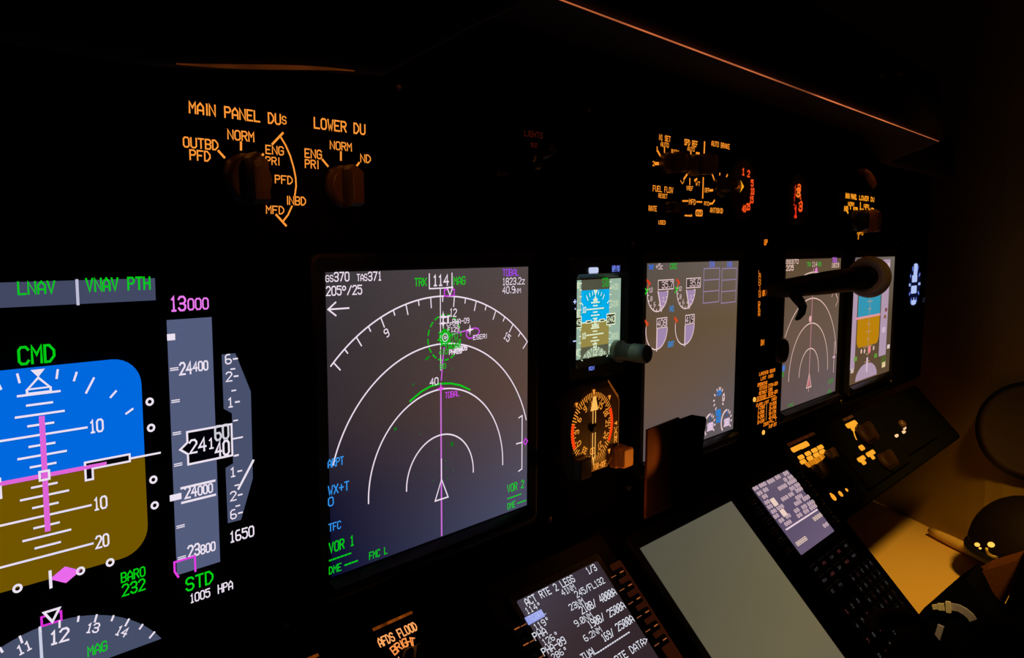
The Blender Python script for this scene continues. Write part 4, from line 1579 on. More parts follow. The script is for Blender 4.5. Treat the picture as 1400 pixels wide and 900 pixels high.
t = Thing('brake_pressure_gauge', 'small half-dark gauge with few red-orange marks, next beyond the flap gauge', 'gauge', .645, .15)
c = at(1091, 273, .004)
rd_ = .0245
g = t.g()
g.turn(c, [(rd_ + .004, .0036), (rd_ + .004, -.0044), (rd_ + .002, -.0050), (rd_, -.0046), (rd_, -.0036)], BLACK, 32)
t.put(g, 'case')
g = t.g()
g.disc(c, rd_ * .98, .0042, DIALR, 32)
dl = t.put(g, 'dial')
g = t.g()
for q, w_, h_, cl in (((905, 378), 5.5, 4.6, (240, 90, 25)), ((900, 402), 6.5, 5.6, (250, 120, 40)), ((884, 392), 2.6, 6, (180, 40, 12)), ((912, 425), 3.4, 3, (240, 80, 25)), ((912, 475), 6.2, 6.4, (240, 80, 25)), ((886, 505), 5, 7, (235, 50, 25)), ((880, 445), 2.6, 6, (170, 36, 12))):
    a = at(*GA(*q), .0046)
    g.t2('3' if w_ > 5 else '1', a[0], a[1] - h_ / 2000 * 1.5, h_ * .0015, w_ * .0014, .0046, glow(cl), wt=.3, al='c')
t.put(g, 'scale_numbers', dl)
g = t.g()
g.line([(c[0] - .012, c[1] - .004), (c[0] + .003, c[1] - .001)], .003, .0052, KNOBD)
t.put(g, 'pointer')

# first officer's display selector
t = Thing('display_selector_panel', 'far orange-lit selector panel with short brown knob above far flight display', 'control panel', .86, .12)
g = t.g()
g.plate(.79, .945, .098, .190, .003, .0038, -.0034, .0008, PLATE)
t.put(g, 'plate')
O7 = crop(1140, 230, 4.737)
am4 = glow((255, 158, 34))
for s_, xl_, yb_, yt_, xr_ in (('MAIN PANEL', 76, 192, 164, 148), ('LOWER DU', 165, 204, 178, 260), ('NORM', 92, 242, 220, 130), ('NORM', 194, 254, 234, 226), ('INBD', 66, 275, 248, 92), ('OUTBD', 126, 277, 254, 154), ('ENG', 168, 284, 262, 192), ('PFD', 170, 302, 284, 196), ('ND', 224, 285, 258, 260), ('MFD', 152, 432, 416, 190)):
    g = t.g()
    g.txt(s_, O7(xl_, 0)[0], O7(0, yb_)[1], O7(0, yt_)[1], O7(xr_, 0)[0], HP, am4, .3)
    t.put(g, 'legend_text')
g = t.g()
for a, b in (((108, 245), (108, 262)), ((206, 254), (206, 280)), ((172, 225), (172, 290)), ((86, 280), (92, 290)), ((160, 435), (158, 456))):
    g.line([P(O7(*a), HP), P(O7(*b), HP)], .0028, HP, am4)
t.put(g, 'legend_lines')
c = at(*O7(196, 345), HP)
KB = solid('far_knob_plastic', (150, 96, 60), .5, .4)
bar_knob(t, 'selector_knob', c, .0155, -.0032, .020, rad(90), KB, bar=1.6)
c = at(*O7(120, 340), HP)
bar_knob(t, 'selector_knob', c, .0135, -.0032, .020, rad(90), KNOBD)
c = at(*O7(225, 70), HP)
t = Thing('eyeball_vent', 'dim brown angled knob above the far selector panel', 'knob', c[0], c[1])
g = t.g()
loops = []
for k, y in ((1, .0036), (1, -.006), (.7, -.010)):
    loops.append([(c[0] + dx_ * k, y, c[1] + dz_ * k) for dx_, dz_ in ((-.020, .012), (.006, .003), (.020, -.008), (.016, -.012), (-.004, -.004), (-.022, .008))])
g.loft(loops, KB)
t.solo(g)

# ------------------------------------------------------------------ landing gear panel: legends, placard, lever, round knob
t = Thing('undercarriage_panel', 'narrow orange-lit landing gear panel with speed limit placard', 'control panel', .565, -.09)
g = t.g()
g.plate(.511, .597, -.108, .120, .003, .0038, -.0030, .0008, PLATE)
t.put(g, 'plate')
HG = .0033
am5 = glow((250, 132, 26))
g = t.g()
for s_, x_, y0_, y1_ in (('LANDING', 1038.6, 369.5, 407), ('GEAR', 1037.8, 412, 433)):
    n_ = len(s_)
    for i, ch in enumerate(s_):
        yy = y0_ + (y1_ - y0_) * (i + .9) / n_
        a = at(x_, yy, HG)
        ht = (at(x_, yy - (y1_ - y0_) / n_ * .8, HG)[1] - a[1])
        g.t2(ch, a[0], a[1], ht, .0046, HG, am5, wt=.22, al='c')
t.put(g, 'legend_text')
for s_, q, w_, ht in (('UP', (1047, 331.5), .0072, .0050), ('OFF', (1045, 401), .0085, .0050), ('DN', (1042.5, 468.5), .0072, .0050)):
    g = t.g()
    a = at(*q, HG)
    g.t2(s_, a[0], a[1] - ht / 2, ht, w_, HG, am5, wt=.26, al='c')
    t.put(g, 'legend_text')
g = t.g()
xm = (.5515 + .595) / 2
T7 = crop(1020, 480, 7.5)
for s_, x_, y_, w_ in (('LANDING GEAR', 218, 217, 160), ('LIMIT (IAS)', 218, 268, 130), ('OPERATING', 168, 338, 95), ('EXTEND', 178, 377, 75), ('270K', 252, 352, 48), ('-.82M', 300, 337, 48), ('RETRACT', 175, 425, 80), ('235K', 250, 398, 42),
                       ('EXTENDED', 160, 475, 92), ('320K', 252, 440, 48), ('-.82M', 300, 420, 44), ('FLAPS LIMIT', 170, 540, 125), ('(IAS)', 288, 490, 60),
                       ('1-250K', 158, 582, 66), ('2-250K', 154, 630, 66), ('5-250K', 154, 675, 66), ('10-210K', 152, 722, 72), ('15-200K', 276, 540, 72), ('25-190K', 274, 585, 72), ('30-175K', 272, 632, 72), ('40-162K', 270, 676, 72), ('230K', 205, 748, 52), ('ALT', 276, 712, 76), ('FLAP EXT', 274, 762, 76)):
    q = T7(x_, y_)
    g.mark(s_, q[0], q[1], w_ / 7.5, 4.0, HG, am5, .26)
a, b = at(*T7(105, 520), HG), at(*T7(300, 455), HG)
g.line([a, (b[0], a[1])], .0010, HG, am5)
a, b = at(*T7(211, 548), HG), at(*T7(207, 708), HG)
g.line([a, (a[0], b[1])], .0012, HG, glow((190, 120, 60)))
t.put(g, 'placard_text')
for q in ((1031.2, 546.5), (1043.5, 591.5)):
    a = at(*q, HG)
    g = t.g()
    g.turn(a, [(.0026, -.0028), (.0024, -.0042), (.0012, -.0046)], glow((255, 190, 80)), 10)
    t.put(g, 'lamp_glint_dot')

# the lever: an arm standing out towards the pilots with a wheel-shaped grip
lb_ = at(1042, 398)
t = Thing('gear_lever', 'black landing gear lever with wheel-shaped grip jutting across far display', 'lever', lb_[0], lb_[1])
g = t.g()
endp = Vector(at_x(1188, 379, 1, -.085))
p0 = Vector((lb_[0], -.0028, lb_[1]))
pp = [p0, p0.lerp(endp, .25), p0.lerp(endp, .6), endp]
g.tube(pp, [.0085, .0102, .0122, .0126], KEY, 14)
t.put(g, 'arm')
g = t.g()
R_ = .0218
HW = .009
prof = [(R_ * .55, endp.x - HW * .55), (R_ * .68, endp.x - HW * .95), (R_ * .86, endp.x - HW), (R_ * .97, endp.x - HW * .55), (R_, endp.x), (R_ * .97, endp.x + HW * .55), (R_ * .86, endp.x + HW), (R_ * .5, endp.x + HW)]
g.turn((endp.y, endp.z), prof, GREYP, 36, axis='x')
gw = t.put(g, 'wheel_grip', label='grey-brown round wheel grip')
g = t.g()
g.turn((endp.y, endp.z), [(R_ * .5, endp.x - HW * .5), (R_ * .42, endp.x - HW * 1.05), (R_ * .15, endp.x - HW * 1.1)], BLACK, 24, axis='x')
t.put(g, 'wheel_hub', gw)
g = t.g()
hk = [p0.lerp(endp, k) + Vector((0, 0, dz_)) for k, dz_ in ((.36, -.006), (.40, -.022), (.39, -.034), (.33, -.044), (.26, -.050))]
hk = [Vector(at_x(*q, 1, -.03)) for q in ((1086, 404), (1093, 412), (1097.5, 420), (1096, 428), (1092, 434), (1089, 436.5))]
g.tube(hk, [.0055, .0055, .0045, .0040, .0030, .0018], BLACK, 10)
t.put(g, 'trigger_hook')

kb = at(1051, 481)
t = Thing('round_knob', 'round black knob silhouetted against the brown-tinted navigation display', 'knob', kb[0], kb[1])
g = t.g()
g.turn(at(1071, 480, .012), [(.010, -.0028), (.010, -.005), (.0132, -.006), (.0138, -.010), (.0125, -.0135), (.009, -.0142)], KEY, 28)
t.solo(g)

# ------------------------------------------------------------------ far clock
c = at(1250, 389, .004)
t = Thing('clock', 'round bluish-white lit clock beyond the narrow flight display', 'clock', c[0], c[1])
rd_ = .033
g = t.g()
g.turn(c, [(rd_ + .005, .0036), (rd_ + .005, -.004), (rd_ + .003, -.006), (rd_, -.0045), (rd_, -.0034)], BLACK, 36)
t.put(g, 'case')
g = t.g()
g.disc(c, rd_, .0040, glow((10, 14, 46)), 36)
dl = t.put(g, 'dial')
cb = glow((150, 172, 238))
cbl = glow((92, 118, 214))
g = t.g()
for i in range(12):
    an = 2 * pi * i / 12
    l_ = .010 if i % 3 == 0 else .006
    g.line([(c[0] + rd_ * .97 * sin(an), c[1] + rd_ * .97 * cos(an)), (c[0] + (rd_ * .97 - l_) * sin(an), c[1] + (rd_ * .97 - l_) * cos(an))], .0042, .0043, cbl if i % 3 else cb)
t.put(g, 'minute_marks', dl)
g = t.g()
for dx_, dz_, w_, h_ in ((.002, .023, .009, .018), (-.001, .009, .013, .011), (-.002, -.008, .014, .012), (.0, -.028, .012, .007)):
    g.plate(c[0] + dx_ - w_, c[0] + dx_ + w_, c[1] + dz_ - h_ / 2, c[1] + dz_ + h_ / 2, .002, -.0040, -.0046, .0002, glow((176, 194, 245)))
t.put(g, 'digits', dl)
g = t.g()
a = at(1263, 413, .004)
g.t2('SET', a[0], a[1], .006, .018, .0042, glow((34, 36, 52)), wt=.2, al='c')
t.put(g, 'caption')

# ------------------------------------------------------------------ card and black block in front of the engine display
pc = [Vector(at_x(*q, 1, -.030)) for q in ((885, 588), (925, 572), (885, 692))]
t = Thing('card', 'brown card standing upright before the engine display, beside black block', 'card', pc[0].x, pc[2].z, MAIN, -.03)
g = t.g()
xr_ = pc[1].x + .004
zt0 = pc[0].z
zt1 = pc[1].z
zb_ = pc[2].z - .01
prof = [(pc[0].x, zb_), (xr_, zb_), (xr_, zt1), (pc[0].x, zt0)]
g.loft([[(x, -.0285 , z) for x, z in prof], [(x, -.0305, z) for x, z in prof]], CARD)
t.solo(g)
bk = [Vector(at_x(*q, 1, -.045)) for q in ((926, 579), (966, 573), (957, 604), (905, 700))]
t = Thing('clip_block', 'black block standing against brown card below engine display', 'block', bk[0].x, bk[3].z, MAIN, -.045)
g = t.g()
x0_, x1_ = at_x(919, 579, 1, -.0325).x, bk[1].x
zt_ = bk[0].z - .0035
prof = [(x0_, zb_), (x1_ - .008, zb_), (x1_ - .006, zt_ - .028), (x1_, zt_ - .001), (x1_ - .003, zt_ + .0015), (x0_ + .004, zt_ + .001), (x0_, zt_ - .004)]
g.loft([[(x, -.0325, z) for x, z in prof], [(x, -.045, z) for x, z in prof]], PANEL)
t.solo(g)

# ------------------------------------------------------------------ lower panels, lying back
def slab(name, label, cat, x0, x1, z0, z1, thick=.03):
    t_ = Thing(name, label, cat, (x0 + x1) / 2, z0, LOW)
    g_ = t_.g()
    g_.plate(x0, x1, z0, z1, .006, thick, .004, .002, PANEL)
    t_.solo(g_)
    return t_


slab('aisle_stand', 'black sloping aisle stand carrying the keypads and blank display', 'console', .088, .648, -.42, .030, .12)
slab('lower_panel', 'black sloping lower panel below the large displays', 'panel', -.60, .084, -.060, .030)
slab('lower_panel', 'black sloping lower panel below the far displays', 'panel', .652, 1.18, -.075, .030)

# blank lower display
t = display('blank_display', 'blank dim greenish-grey display lying between the two keypads', 'display', .2935, .4590, -.200, -.0005,
            [((98, 92, 74), (102, 94, 78)), ((102, 95, 72), (107, 98, 72)), ((90, 85, 67), (103, 96, 72)), ((82, 80, 67), (94, 90, 75))], LOW, bz=.012, grain=.05)


def cdu(label, tl, tr, rows):
    a_, b_ = at(*tl, .0068, LOW), at(*tr, .0068, LOW)
    x0, x1, z1 = a_[0], b_[0], (a_[1] + b_[1]) / 2
    z0 = z1 - (x1 - x0) * .86
    xc = (x0 + x1) / 2
    t = Thing('keypad_computer', label, 'keypad', xc, -.21, LOW)
    g = t.g()
    W2 = .0715
    CD = solid('keypad_case', (20, 13, 12), .6, .12)
    g.loft([[(x, .0036, z) for x, z in rr(xc - W2, xc + W2, -.216, .024, .005)],
            [(x, -.004, z) for x, z in rr(xc - W2, xc + W2, -.216, .024, .005)],
            [(x, -.0055, z) for x, z in rr(xc - W2 + .0015, xc + W2 - .0015, -.2145, .0225, .004)]], CD)
    t.put(g, 'case')
    g = t.g()
    g.loft([[(x, -.0055, z) for x, z in rr(x0 - .006, x1 + .006, z0 - .006, z1 + .006, .003)], [(x, -.0072, z) for x, z in rr(x0 - .005, x1 + .005, z0 - .005, z1 + .005, .003)],
            [(x, -.0066, z) for x, z in rr(x0 - .0006, x1 + .0006, z0 - .0006, z1 + .0006, .002)]], BEZEL)
    t.put(g, 'screen_frame')
    g = t.g()
    g.poly(rr(x0, x1, z0, z1, .0015), .0068, lcd('keypad_screen_backlight', rows, .06))
    t.screen = t.put(g, 'screen')
    return t, x0, x1, z0, z1


def PL(q, h=.0071):
    return at(q[0], q[1], h, LOW)


def lsk(t, xc, mt_tick, mt_dash):
    """line select keys beside the screen, six a side, each with its lit dash"""
    for sg in (-1, 1):
        for i in range(6):
            z_ = -.0110 - i * .0113
            x_ = xc + sg * .0615
            g = t.g()
            g.plate(x_ - .0048, x_ + .0048, z_ - .0036, z_ + .0036, .001, -.0054, -.0092, .0008, KEY)
            k_ = t.put(g, 'line_key')
            g = t.g()
            g.line([(x_ - .002, z_), (x_ + .0025, z_)], .0008, .0094, mt_dash)
            t.put(g, 'key_dash', k_)
        g = t.g()
        for i in range(6):
            z_ = -.0110 - i * .0113
            g.line([(xc + sg * .0560, z_), (xc + sg * .0500, z_)], .0006, .0074, mt_tick)
        t.put(g, 'screen_ticks')


t, x0, x1, z0, z1 = cdu('keypad computer with white text page reading ACT RTE 2 LEGS', (705.5, 822), (817, 767.5), [((52, 40, 46), (50, 38, 42)), ((60, 46, 50), (52, 40, 44)), ((70, 64, 76), (54, 44, 52))])
cw = glow((226, 228, 240))
M7 = crop(700, 750, 6)
# rows of the page, left text and right text by their places along the screen
zr = [PL(M7(*q))[1] for q in ((125, 470), (128, 545), (150, 620), (205, 670), (207, 750))]
hL, hS = 8.8, 7.2


def put_txt(s_, q, ht, q2, wt=.14, mt_=cw):
    """text between two places of its baseline, ht tall in the photograph"""
    a = PL(M7(*q))
    b = PL(M7(*q2))
    k_ = abs(proj(LOW.w(a[0], -.0071, a[1] + .001))[1] - proj(LOW.w(a[0], -.0071, a[1]))[1])
    g.t2(s_, a[0], a[1], ht / k_ * .001, b[0] - a[0], .0071, mt_, 0, wt)


g = t.g()
put_txt('ACT RTE 2 LEGS', (125, 472), hL, (520, 268))
put_txt('1/3', (630, 212), hL * .9, (700, 177))
t.put(g, 'page_title', t.screen)
g = t.g()
put_txt('114', (128, 540), hS, (215, 497))
a, b = PL(M7(103, 572)), PL(M7(290, 548))
zA = PL(M7(140, 630))[1]
g.rect(a[0], PL(M7(272, 555))[0], zA, PL(M7(104, 570))[1], .0071, glow((150, 160, 230)))
t.put(g, 'active_leg', t.screen)
g = t.g()
put_txt('TOBAL', (150, 605), hS * .9, (285, 545), .13, glow((196, 205, 250)))
t.put(g, 'active_leg_name', t.screen)
for its in ((('119', (198, 672), hS, (285, 628)), ('PHA', (195, 755), hL, (290, 700)), ('126', (268, 797), hS, (358, 752)), ('PHA-@9', (268, 882), hL, (450, 780)), ('286', (343, 918), hS, (432, 875))),
            (('41NM', (420, 390), hS, (525, 335)), ('23NM', (487, 510), hS, (598, 452)), ('9.@NM', (530, 645), hS, (668, 570)), ('6.2NM', (606, 765), hS, (745, 690))),
            (('245/FL132', (535, 405), hS * 1.05, (770, 290)), ('21@B/', (577, 540), hL, (702, 470)), ('4@@@A', (735, 448), hL, (865, 385)), ('19@B/', (648, 655), hL, (772, 590)), ('25@@A', (805, 565), hL, (940, 498)), ('169/', (760, 765), hL, (845, 710)), ('25@@A', (875, 680), hL, (1010, 605))),
            (('TUAL', (590, 928), hL, (712, 868)), ('RTE DATA>', (870, 945), hL, (1148, 812)))):
    g = t.g()
    for it in its:
        put_txt(*it)
    t.put(g, 'route_text', t.screen)
g = t.g()
for q in ((215, 455), (283, 577), (357, 697), (432, 822)):
    g.ring(PL(M7(*q)), .0008, .0005, .0071, cw, 8)
t.put(g, 'degree_marks', t.screen)
g = t.g()
a = PL(M7(705, 855))
for i in range(14):
    g.line([(a[0] + i * .0029, a[1]), (a[0] + i * .0029 + .0016, a[1])], .0009, .0071, cw)
t.put(g, 'dashed_rule', t.screen)
g = t.g()
g.plate(.1915 - .0045 + .0545, .1915 - .0045 + .0695, -.088, -.002, .002, -.0054, -.0058, .0002, glow((44, 15, 5)))
t.put(g, 'light_plate', label='dark red glowing strip beside the screen')
lsk(t, (x0 + x1) / 2, glow((140, 76, 44)), glow((165, 88, 40)))

t, x0, x1, z0, z1 = cdu('far keypad computer with pinkish text on lavender screen and dark keys', (1027, 667), (1077, 643), [((102, 86, 112), (108, 92, 116)), ((90, 76, 104), (96, 82, 108)), ((96, 84, 106), (106, 92, 108))])
Y9 = crop(1020, 630, 6.4286)
pt_ = glow((226, 194, 200))
pt2 = glow((236, 206, 190))


def lump(g, q, n_, w_, ht, mt_):
    p = Y9(*q)
    g.mark('8' * n_, p[0], p[1], n_ * 2.5 + .6, ht / .00138, .0071, mt_, .22)


# (place, number of characters, width): the writing here is too small to read in the photograph
blk = [((85, 243), 2, .0075), ((145, 212), 3, .0115), ((218, 180), 3, .0115), ((278, 145), 2, .0085), ((350, 112), 2, .0080), ((120, 285), 2, .0070), ((172, 257), 2, .0060), ((345, 168), 1, .0040), ((390, 145), 2, .0075), ((165, 315), 2, .0070), ((320, 232), 4, .0130), ((403, 185), 4, .0125), ((185, 365), 2, .0060), ((405, 243), 2, .0055), ((450, 215), 2, .0085), ((465, 255), 3, .0100),
       ((210, 405), 2, .0085), ((340, 330), 3, .0105), ((395, 297), 2, .0080), ((243, 445), 2, .0065), ((300, 410), 3, .0100), ((465, 318), 3, .0120), ((528, 328), 3, .0100), ((265, 488), 2, .0075), ((455, 370), 3, .0095), ((570, 372), 3, .0080), ((310, 525), 2, .0085), ((368, 487), 2, .0075), ((445, 438), 2, .0075), ((510, 405), 2, .0080), ((590, 408), 3, .0105), ((470, 480), 2, .0080), ((528, 445), 2, .0080), ((368, 548), 3, .0095)]
g = t.g()
for q, n_, w_ in blk:
    lump(g, q, n_, w_, .0052, pt_)
a = PL(Y9(250, 360))
g.plate(a[0] - .006, a[0] + .004, a[1] - .0045, a[1] + .004, .001, -.0069, -.00705, .0001, pt2)
a = PL(Y9(330, 450))
g.plate(a[0] - .006, a[0] + .004, a[1] - .0045, a[1] + .003, .001, -.0069, -.00705, .0001, pt2)
t.put(g, 'page_text', t.screen)
g = t.g()
lump(g, (628, 495), 4, .0130, .0056, pt2)
lump(g, (700, 565), 2, .0085, .0050, pt_)
lump(g, (488, 708), 5, .0180, .0062, pt2)
a = PL(Y9(352, 608))
b = PL(Y9(632, 438))
g.line([a, (b[0], a[1])], .0016, .0071, glow((230, 205, 215)))
t.put(g, 'prompt_text', t.screen)
lsk(t, (x0 + x1) / 2, glow((20, 11, 8)), glow((22, 12, 8)))
# the keyboard: two function rows, letters on the right, digits on the left
kl = glow((58, 56, 58))
kr = glow((84, 40, 38))
random.seed(8)
letters = 'ABCDEFGHIJKLMNOPQRSTUVWXYZ'
num = '1234567890.+'


def key(x_, z_, w_, h_, s_, col):
    g = t.g()
    g.plate(x_ - w_, x_ + w_, z_ - h_, z_ + h_, .0008, -.0054, -.0090, .0008, KEY)
    k_ = t.put(g, 'key')
    g = t.g()
    g.t2(s_, x_, z_ - .0016, .0030 if len(s_) < 3 else .0022, .0024 * (1 if len(s_) < 2 else .9 * len(s_)), .0092, col, wt=.18, al='c')
    t.put(g, 'key_legend', k_)


for rz, names in ((-.0935, ('INIT', 'RTE', 'CLB', 'CRZ', 'DES')), (-.1055, ('MENU', 'LEGS', 'DEP', 'HOLD', 'PROG')), (-.1175, ('N1', 'FIX'))):
    for i, s_ in enumerate(names):
        key(.5525 - .054 + i * .0205, rz, .0082, .0048, s_, kl if random.random() < .6 else kr)
for i, ch in enumerate(letters):
    r_, c_ = divmod(i, 5)
    key(.5525 - .004 + c_ * .0135, -.1255 - r_ * .0118 + .004, .0052, .0048, ch, glow((62, 62, 64)) if random.random() < .5 else glow((40, 26, 25)))
for i, ch in enumerate(num):
    r_, c_ = divmod(i, 3)
    g = t.g()
    x_, z_ = .5525 - .056 + c_ * .0155, -.1385 - r_ * .0150
    g.turn((x_, z_), [(.0056, -.0054), (.0056, -.0085), (.0048, -.0092)], KEY, 16)
    k_ = t.put(g, 'round_key')
    g = t.g()
    g.t2(ch, x_, z_ - .0018, .0036, .0028, .0094, kr if random.random() < .5 else kl, wt=.2, al='c')
    t.put(g, 'key_legend', k_)

# padded bar below the far keypad
c0, c1 = at(1180, 858, .012, LOW), at(1236, 851, .012, LOW)
t = Thing('padded_bar', 'dim brown padded bar lying over the far keypad', 'pad', (c0[0] + c1[0]) / 2, c0[1], LOW)
PADM = solid('pad_vinyl', (60, 36, 32), .9, .1, bump=.4, scale=300)
g = t.g()
g.tube([(c0[0] + (c1[0] - c0[0]) * i / 8, -.0205, c0[1] + (c1[1] - c0[1]) * i / 8 + .004 * sin(pi * i / 8)) for i in range(9)], [.006, .0085, .009, .009, .009, .009, .009, .0085, .006], PADM, 14)
t.solo(g)

# captain's lower light panel
t = Thing('flood_light_panel', 'orange-lettered knob panel reading AFDS FLOOD BRIGHT', 'control panel', .04, -.05, LOW)
g = t.g()
g.plate(.002, .082, -.056, .026, .003, .0038, -.0024, .0006, PLATE)
t.put(g, 'plate')
X4 = crop(400, 780, 4.6667)
HL = .0028
g = t.g()
a, b = at(*X4(518, 378), HL, LOW), at(*X4(760, 275), HL, LOW)
g.line([a, (b[0], a[1])], .0018, HL, strip_glow('module_edge_light', (142, 66, 14), .75, 150))
t.put(g, 'lit_edge', label='dim orange glowing bar')
g = t.g()
a, b = at(*X4(562, 490), HL, LOW), at(*X4(802, 384), HL, LOW)
g.t2('AFDS FLOOD', a[0], a[1], .0049, b[0] - a[0], HL, glow((255, 168, 96)), 0, .17)
t.put(g, 'legend_text')
g = t.g()
cs = [at(*X4(*q), HL, LOW) for q in ((648, 510), (674, 488), (695, 474), (717, 463), (741, 456), (766, 457))]
for i, ch in enumerate('BRIGHT'):
    u_, v_ = cs[max(0, i - 1)], cs[min(5, i + 1)]
    rt = math.atan2(v_[1] - u_[1], v_[0] - u_[0])
    g.t2(ch, cs[i][0] + sin(rt) * .0023, cs[i][1] - cos(rt) * .0023, .0046, .0031, HL, glow((255, 150, 74)), rt, .18, al='c')
t.put(g, 'legend_text')
kc = (at(*X4(735, 520), HL, LOW)[0], at(*X4(735, 535), HL, LOW)[1] - .004)
bar_knob(t, 'dimmer_knob', kc, .0072, -.0022, .010, rad(50), KNOBD)
g = t.g()
g.arc(kc, .0088, 148, 168, .0008, HL, glow((230, 150, 90)), 5)
t.put(g, 'legend_lines')
t = Thing('lit_module', 'dark module with dim orange glowing edge beside the AFDS FLOOD panel', 'control panel', .0, -.05, LOW)
a = at(431, 899, HL, LOW)
g = t.g()
g.plate(a[0] - .060, -.002, -.056, .010, .003, .0038, -.0024, .0006, PLATE)
t.put(g, 'plate')
g = t.g()
b = at(434, 896, HL, LOW)
g.line([(b[0] - .008, b[1]), (b[0], b[1])], .0018, HL, strip_glow('module_edge_light', (142, 66, 14), .75, 150))
t.put(g, 'lit_edge')

# far lower light panels
T6 = crop(1060, 560, 6.43)
am6 = glow((255, 168, 44))
def PT(x, y, h=HL):
    return at(*T6(x, y), h, LOW)


t = Thing('map_light_panel', 'small bright orange-lettered panel just above the far keypad screen', 'control panel', .68, -.02, LOW)
g = t.g()
g.plate(.656, .735, -.050, .024, .003, .0038, -.0024, .0006, PLATE)
t.put(g, 'plate')
g = t.g()
a, b = PT(115, 312), PT(342, 214)
g.line([a, (b[0], a[1])], .0040, HL, strip_glow('far_edge_light', (62, 26, 6), 1.0, 200))
t.put(g, 'lit_edge', label='dim brown glowing bar')
g = t.g()
g.pill(*T6(185, 343), 13, 6.0, HL, am6)
t.put(g, 'legend_text')
g = t.g()
g.pill(*T6(252, 314), 12.4, 6.4, HL, am6)
t.put(g, 'legend_text')
for q, s1, s2 in (((235, 440), 'AFT', 'OFF'), ((296, 408), 'MAP', 'LT'), ((353, 380), 'BRT', 'OFF'), ((405, 353), 'DIM', 'BRT')):
    for s_, dx_, dy_ in ((s1, -9, -20), (s2, 9, 20)):
        g = t.g()
        g.pill(*T6(q[0] + dx_, q[1] + dy_), 7.4, 4.9, HL, am6)
        t.put(g, 'legend_text')
g = t.g()
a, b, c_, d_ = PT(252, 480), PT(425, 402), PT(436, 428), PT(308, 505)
g.poly([a, (a[0] + .004, d_[1]), (b[0] * .6 + a[0] * .4, d_[1] - .001), (b[0], a[1] - .004), (b[0] + .002, a[1] + .001)], HL, strip_glow('knob_skirt_light', (235, 140, 24), .95, 260))
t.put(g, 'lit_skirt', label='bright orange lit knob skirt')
a = PT(330, 520)
bar_knob(t, 'dimmer_knob', (a[0] + .002, a[1] - .006), .0095, -.0022, .014, rad(60), KNOB)
a = PT(470, 412)
bar_knob(t, 'dimmer_knob', a, .0075, -.0022, .012, rad(60), KNOB)

t = Thing('wiper_panel', 'far orange-lettered knob panel below the far flight display', 'control panel', .80, -.02, LOW)
g = t.g()
g.plate(.742, .92, -.062, .026, .003, .0038, -.0024, .0006, PLATE)
t.put(g, 'plate')
g = t.g()
a, b = PT(600, 95), PT(682, 65)
g.line([a, (b[0], a[1])], .0040, HL, strip_glow('far_edge_light', (80, 40, 10), 1.0, 200))
t.put(g, 'lit_edge')
for s_, q, w_, h_ in (('FLOOD', (670, 130), 14, 5), ('BRT', (697, 166), 8.5, 4.4), ('LT', (760, 337), 6, 5.5), ('PNL', (838, 386), 10.5, 4.6), ('T', (856, 420), 4.2, 4.4), ('OFF', (757, 434), 9.6, 4.6), ('N', (776, 466), 5, 4.6)):
    g = t.g()
    g.pill(*T6(*q), w_, h_ + .8, HL, am6)
    t.put(g, 'legend_text')
g = t.g()
g.line([PT(688, 190), PT(700, 235), PT(712, 262)], .0026, HL, am6)
t.put(g, 'legend_lines')
KNOBF = solid('far_dim_knob_plastic', (44, 24, 16), .6, .2)
for q, rd_, mt_ in (((775, 235), .0155, KNOBF), ((950, 470), .0125, KNOBF)):
    bar_knob(t, 'dimmer_knob', PT(*q), rd_, -.0022, .018, rad(60), mt_)
a, b = PT(1120, 165), PT(1060, 235)
t = Thing('switch_panel', 'dark far switch panel with three pale painted glints', 'control panel', a[0], a[1] - .02, LOW)
g = t.g()
g.plate(.925, 1.08, -.055, .026, .003, .0038, -.0024, .0006, PLATE)
t.put(g, 'plate')
for q, rd_ in (((1125, 165), .0030), ((1123, 203), .0022), ((1060, 236), .0022)):
    g = t.g()
    c = PT(*q)
    g.turn(c, [(rd_, -.0022), (rd_, -.005), (rd_ * .6, -.0065)], glow((255, 206, 150)), 10)  # pale glints on the switches, painted as glowing studs
    t.put(g, 'lamp_glint_dot')
g = t.g()
c = PT(1098, 140)
g.turn(c, [(.006, -.0022), (.006, -.008), (.004, -.010)], KNOB, 14)
t.put(g, 'switch_cap')
a = PT(512, 770)
t = Thing('jack_panel', 'small dark panel with three orange marks beyond far keypad', 'control panel', a[0], a[1] - .01, LOW)
g = t.g()
g.plate(a[0] - .012, a[0] + .075, a[1] - .020, a[1] + .022, .003, .0038, -.0024, .0006, PLATE)
t.put(g, 'plate')
for q, rd_ in (((512, 772), .0044), ((575, 742), .0036), ((628, 708), .0022), ((490, 747), .0018)):
    g = t.g()
    c = PT(*q)
    g.turn(c, [(rd_, -.0022), (rd_, -.0030), (rd_ * .6, -.0036)], am6, 10)
    t.put(g, 'lamp_glint_dot')

# ------------------------------------------------------------------ lit right-hand corner
t = Thing('side_ledge', 'tan ledge glowing in warm light beyond the far keypad', 'ledge', 1.08, -.42)
g = t.g()
LP = [(.86, -.40), (1.197, -.40), (1.197, -.117), (1.40, .145), (.86, .145)]
g.loft([[(x, y, -.43) for x, y in LP], [(x, y, -.402) for x, y in LP], [(x, y, -.40) for x, y in LP]], TAN)
t.put(g, 'ledge_board')
g = t.g()
r1, r2 = Vector(at_x(1272, 726, 2, -.390)), Vector(at_x(1362, 770, 2, -.390))
g.tube([r1 + (r2 - r1) * (i / 6) for i in range(7)], [.006, .0075, .0085, .0085, .0085, .0085, .0085], TAN, 14)
t.put(g, 'rounded_rail', label='bright rounded tan rail')

